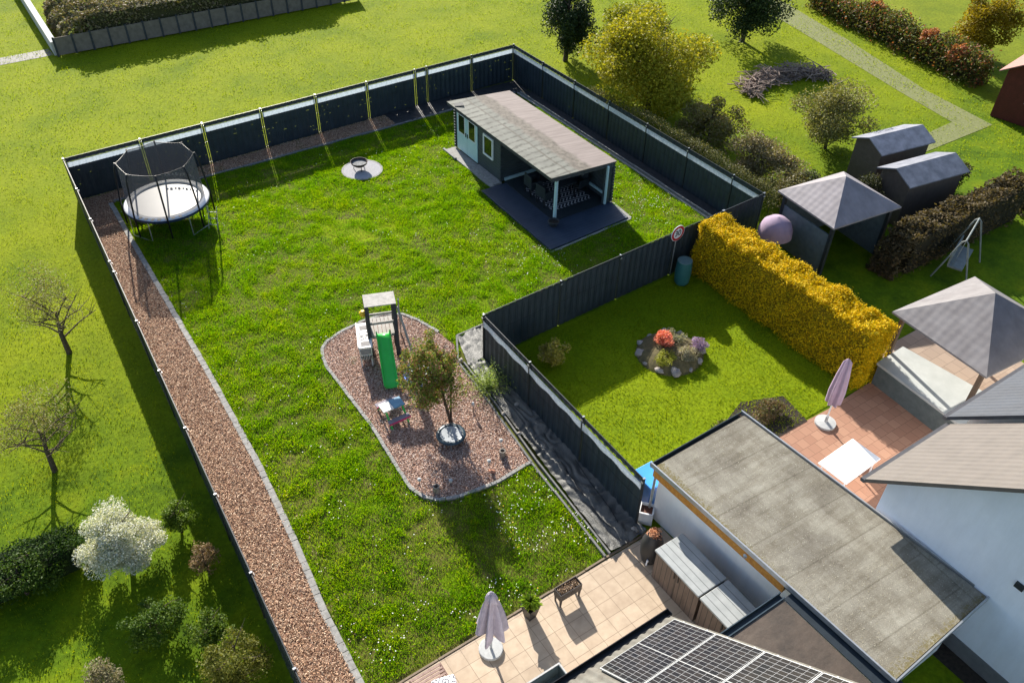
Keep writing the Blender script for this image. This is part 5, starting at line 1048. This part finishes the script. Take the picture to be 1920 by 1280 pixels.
bigtree('golden_tree', 'dense round golden yellow conifer near the dark red garden house', 46.2, 23.0, 1.8, (1.6, 1.8, 1.9), 14000, [(.2, .17, .008), (.3, .22, .01), (.16, .13, .01)], 59, .13)
# low growth leaning over the summerhouse fence
t = thing('fence_ivy', 'ragged low growth of small leaves rising just outside the summerhouse fence', 'climbing plant', (22.9, 21, 0))
r = np.random.RandomState(8); N = 13000; yy = r.uniform(-4.3, 7, N); top = 1.74+.14*(yy < 4)-.02*np.abs(yy); P = np.stack([r.uniform(.02, .45, N), yy, top-np.abs(r.normal(0, .45, N))+vnoise(yy+20, yy*0+3, .5, 3)*.16], 1); P[:, 2] = np.clip(P[:, 2], .02, 1.98)
npmesh('foliage', leaves(P, .06, .6, r=r), 4, leafmat('ivy_leaves', [(.05, .06, .015), (.12, .13, .03), (.2, .17, .08)], .25), parent=t)
mb = MB(); [mb.tube([(.2, q, 0), (.2+rnd.uniform(-.1, .1), q+.1, 1.6)], [.012, .005], 4) for q in np.arange(-4.2, 7, .5)]; mb.build('stems', M['bark'], t)
# debris heap
t = thing('brushwood_heap', 'curved heap of grey brown brushwood on the far lawn', 'brushwood heap', (34.2, 25.9, 0)); r = np.random.RandomState(14); mb = MB()
for i in range(700):
    u = r.uniform(-1, 1); cx = u*2.6; cy = .9-1.1*u*u+r.normal(0, .35)-.3*u; z = abs(r.normal(0, .22))+.03; a = r.uniform(0, 6.28); l_ = r.uniform(.2, .5); dz = r.uniform(-.1, .15); mb.tube([(cx-math.cos(a)*l_, cy-math.sin(a)*l_, max(.02, z-dz)), (cx+math.cos(a)*l_, cy+math.sin(a)*l_, max(.02, z+dz))], [.03, .012], 4)
mb.build('branches', mat('grey_brushwood', (.33, .26, .22), (.18, .13, .11), .9, 3), t)
# far path, far hedge with red leaves
lay('gravel_path', [(42.2, 37), (44.0, 36), (42.0, 28.4), (39.9, 21.8), (39.2, 17.6), (33, 17.6), (33, 18.6), (37.8, 18.8), (38.6, 22.4), (40.2, 28.8)], mat('pale_gravel', (.2, .21, .09), (.14, .16, .05), .9, 9), -.018)
t = thing('far_hedge', 'far hedge of mixed green and reddish shrubs along the gravel path', 'hedge', (43.8, 27, 0)); r = np.random.RandomState(22); N = 26000; yy = r.uniform(-6.5, 6.5, N); P = np.stack([r.normal(0, .45, N)-yy*.16*-1, yy, np.abs(r.uniform(0, 1.7, N)*(0.6+.5*vnoise(yy+20, yy*0+9, 1.1, 5)))], 1)
npmesh('foliage', leaves(P, .14, .6, r=r), 4, leafmat('mixed_hedge_leaves', [(.05, .08, .015), (.1, .13, .02), (.14, .12, .04), (.06, .08, .02), (.38, .12, .06)], .3), parent=t); mb = MB(); mb.box(-.15, -6.3, 0, .15, 6.3, .5); mb.v = [(x+y*.16, y, z) for x, y, z in mb.v]; mb.build('stems', M['bark'], t)
for i, (x, y) in enumerate([(44.3, 28.6), (43.2, 24.3), (42.7, 22.2)]):
    bigtree('red_shrub', ['orange-red shrub at the middle of the far hedge', 'orange-red shrub nearer the end of the far hedge', 'reddish shrub at the near end of the far hedge'][i], x, y, 1.1, (.6, .6, .7), 2500, [(.4, .13, .06), (.5, .2, .1), (.2, .15, .05)], 70+i, .12, .3, .04, cat='shrub')
lay('far_lawn', [(45.5, 15), (70, 10), (70, 45), (47, 40)], grass_ground('far_grass', [(.12, .17, .01), (.18, .22, .012), (.22, .25, .02)], .3, 8), -.022)
# top left: fenced plot behind the field
t = thing('timber_fence', 'grey timber fence at the far end of the meadow casting a long shadow', 'fence', (4, 48.3, 0))
mb = MB(); [mb.box(i*.9, -.02, .05, i*.9+.86, .02, .95) for i in range(19)]; mb.build('boards', mat('old_boards', (.2, .17, .14), (.13, .11, .09), .9, 4), t)
for i in range(20): mb = MB(); mb.box(i*.9-.05, -.05, 0, i*.9+.05, .05, 1.0); mb.build('post', M['woodgrey'], t)
t = thing('concrete_wall', 'pale low concrete wall running back from the meadow corner', 'wall', (4, 48.5, 0)); mb = MB(); mb.box(-.15, 0, 0, .15, 12, .7); mb.build('wall_body', M['concrete'], t)
hedge('brown_hedge', 4.6, 20, 48.6, 54, 1.75, 'broad brownish green shrub bed behind the far timber fence', [(.14, .14, .05), (.24, .18, .12), (.18, .2, .05)], 40000, 15, .16, .2)
lay('gravel_lane', [(-20, 49.6), (3.8, 49.7), (3.8, 48.7), (-20, 48.4)], mat('dark_lane', (.14, .14, .13), (.09, .09, .085)), -.02)
t = thing('low_shed', 'low whitish shed behind the far timber fence at the top edge', 'shed', (14.6, 50.5, 0)); mb = MB(); mb.box(0, 0, 0, 5.5, 3, 1.9); mb.build('walls', M['plaster'], t); mb = MB(); mb.box(-.2, -.2, 1.9, 5.7, 3.2, 2.0); mb.build('roof', mat('grey_low_roof', (.2, .22, .26)), t)
# left garden
bigtree('blossom_tree', 'white blossoming fruit tree in the left neighbouring garden', -.92, 14.75, .95, (1.05, .95, .85), 28000, [(.4, .42, .34), (.62, .63, .58), (.75, .75, .72), (.25, .3, .15)], 81, .05, .3, .07)
def bare(name, label, x, y, h, sp, seed, r0=.09):
    t = thing(name, label, 'tree', (x, y, 0), 0, 'trees and bushes beyond the fences'); mb = MB(); branches(mb, (0, 0, -.05), (.1, .1, h*.5), r0, 10, sp, seed, 7, .4); mb.build('trunk', mat('grey_bark_'+str(seed), (.14, .1, .07), (.07, .05, .035), .9, 14), t)
    P = blobpts(4200, (0, 0, h*.7), (sp[0]*.95, sp[1]*.95, h*.32), 26, .4, seed); npmesh('crown', leaves(P, .05, .6, r=np.random.RandomState(seed)), 4, leafmat(name+'_buds', [(.16, .17, .05), (.24, .22, .08)], .3), parent=t)
bare('apple_tree', 'bare dark-trunked fruit tree standing in the left meadow', -.55, 23.6, 3.0, (1.3, 1.3, 1.1), 91)
bare('apple_tree', 'smaller bare fruit tree nearer the left edge below the first', -1.9, 18.8, 2.8, (1.3, 1.3, 1.0), 92, .08)
bigtree('brown_shrub', 'rust brown shrub between the blossom tree and the left fence', .55, 13.5, .55, (.38, .4, .5), 2200, [(.2, .13, .07), (.28, .18, .1), (.13, .12, .04)], 82, .05, .2, .03, cat='shrub')
bigtree('grey_shrub', 'grey-brown round shrub at the lower left corner', -2.15, 11.7, .6, (.5, .45, .5), 2600, [(.18, .16, .09), (.26, .22, .13), (.14, .15, .06)], 83, .05, .2, .03, cat='shrub')
bigtree('olive_shrub', 'olive green bushy shrub by the left fence at the bottom edge', .3, 10.3, 1.0, (.75, .75, .9), 8000, [(.08, .1, .015), (.13, .14, .02), (.17, .17, .03)], 84, .055, .3, .05, cat='shrub')
bigtree('green_shrub', 'bright green shrub above the rust brown shrub by the left fence', .35, 15.0, .6, (.5, .5, .55), 3600, [(.06, .12, .01), (.1, .17, .012), (.14, .2, .02)], 85, .055, .3, .04, cat='shrub')
bigtree('green_shrub', 'dark green spreading shrub at the left edge below the fruit trees', -3.2, 15.2, .6, (1.1, .8, .6), 7000, [(.03, .07, .01), (.05, .1, .012), (.08, .13, .015)], 86, .06, .3, .05, cat='shrub')
bigtree('green_shrub', 'mid green shrub at the foot of the blossom tree', -.9, 12.5, .5, (.8, .6, .5), 5000, [(.04, .09, .01), (.07, .13, .012), (.1, .16, .015)], 87, .055, .3, .04, cat='shrub')
bigtree('green_shrub', 'dense green shrub between the lower left corner and the fence', .1, 11.7, .4, (.6, .5, .4), 3500, [(.05, .1, .01), (.08, .14, .012), (.12, .17, .015)], 88, .055, .3, .04, cat='shrub')
rs = NR
hedge('dark_hedge', -6, -1.6, 15.2, 16.0, .8, 'low dark green hedge running from the left edge towards the blossom tree', [(.02, .05, .008), (.035, .08, .01), (.06, .11, .012)], 14000, 19, .06)
x, y = scatter([(-6, 9), (1.0, 9), (1.4, 33.5), (-6, 40)], 170); n1 = vnoise(x, y, .6, 8)
tag(npmesh('meadow_grass', blades(x, y, (.02+.05*n1)*NR.uniform(.6, 1.3, len(x)), .018, .9), 4, M['fieldblade']), kind='stuff')
x, y = scatter([(-6, 40), (1.5, 33.4), (23, 34.2), (23.2, 16.8), (40, 14), (45, 38), (30, 60), (0, 60)], 55); n1 = vnoise(x, y, .9, 9)
tag(npmesh('field_grass', blades(x, y, (.02+.05*n1)*NR.uniform(.6, 1.3, len(x)), .04, .9), 4, M['fieldblade']), kind='stuff')
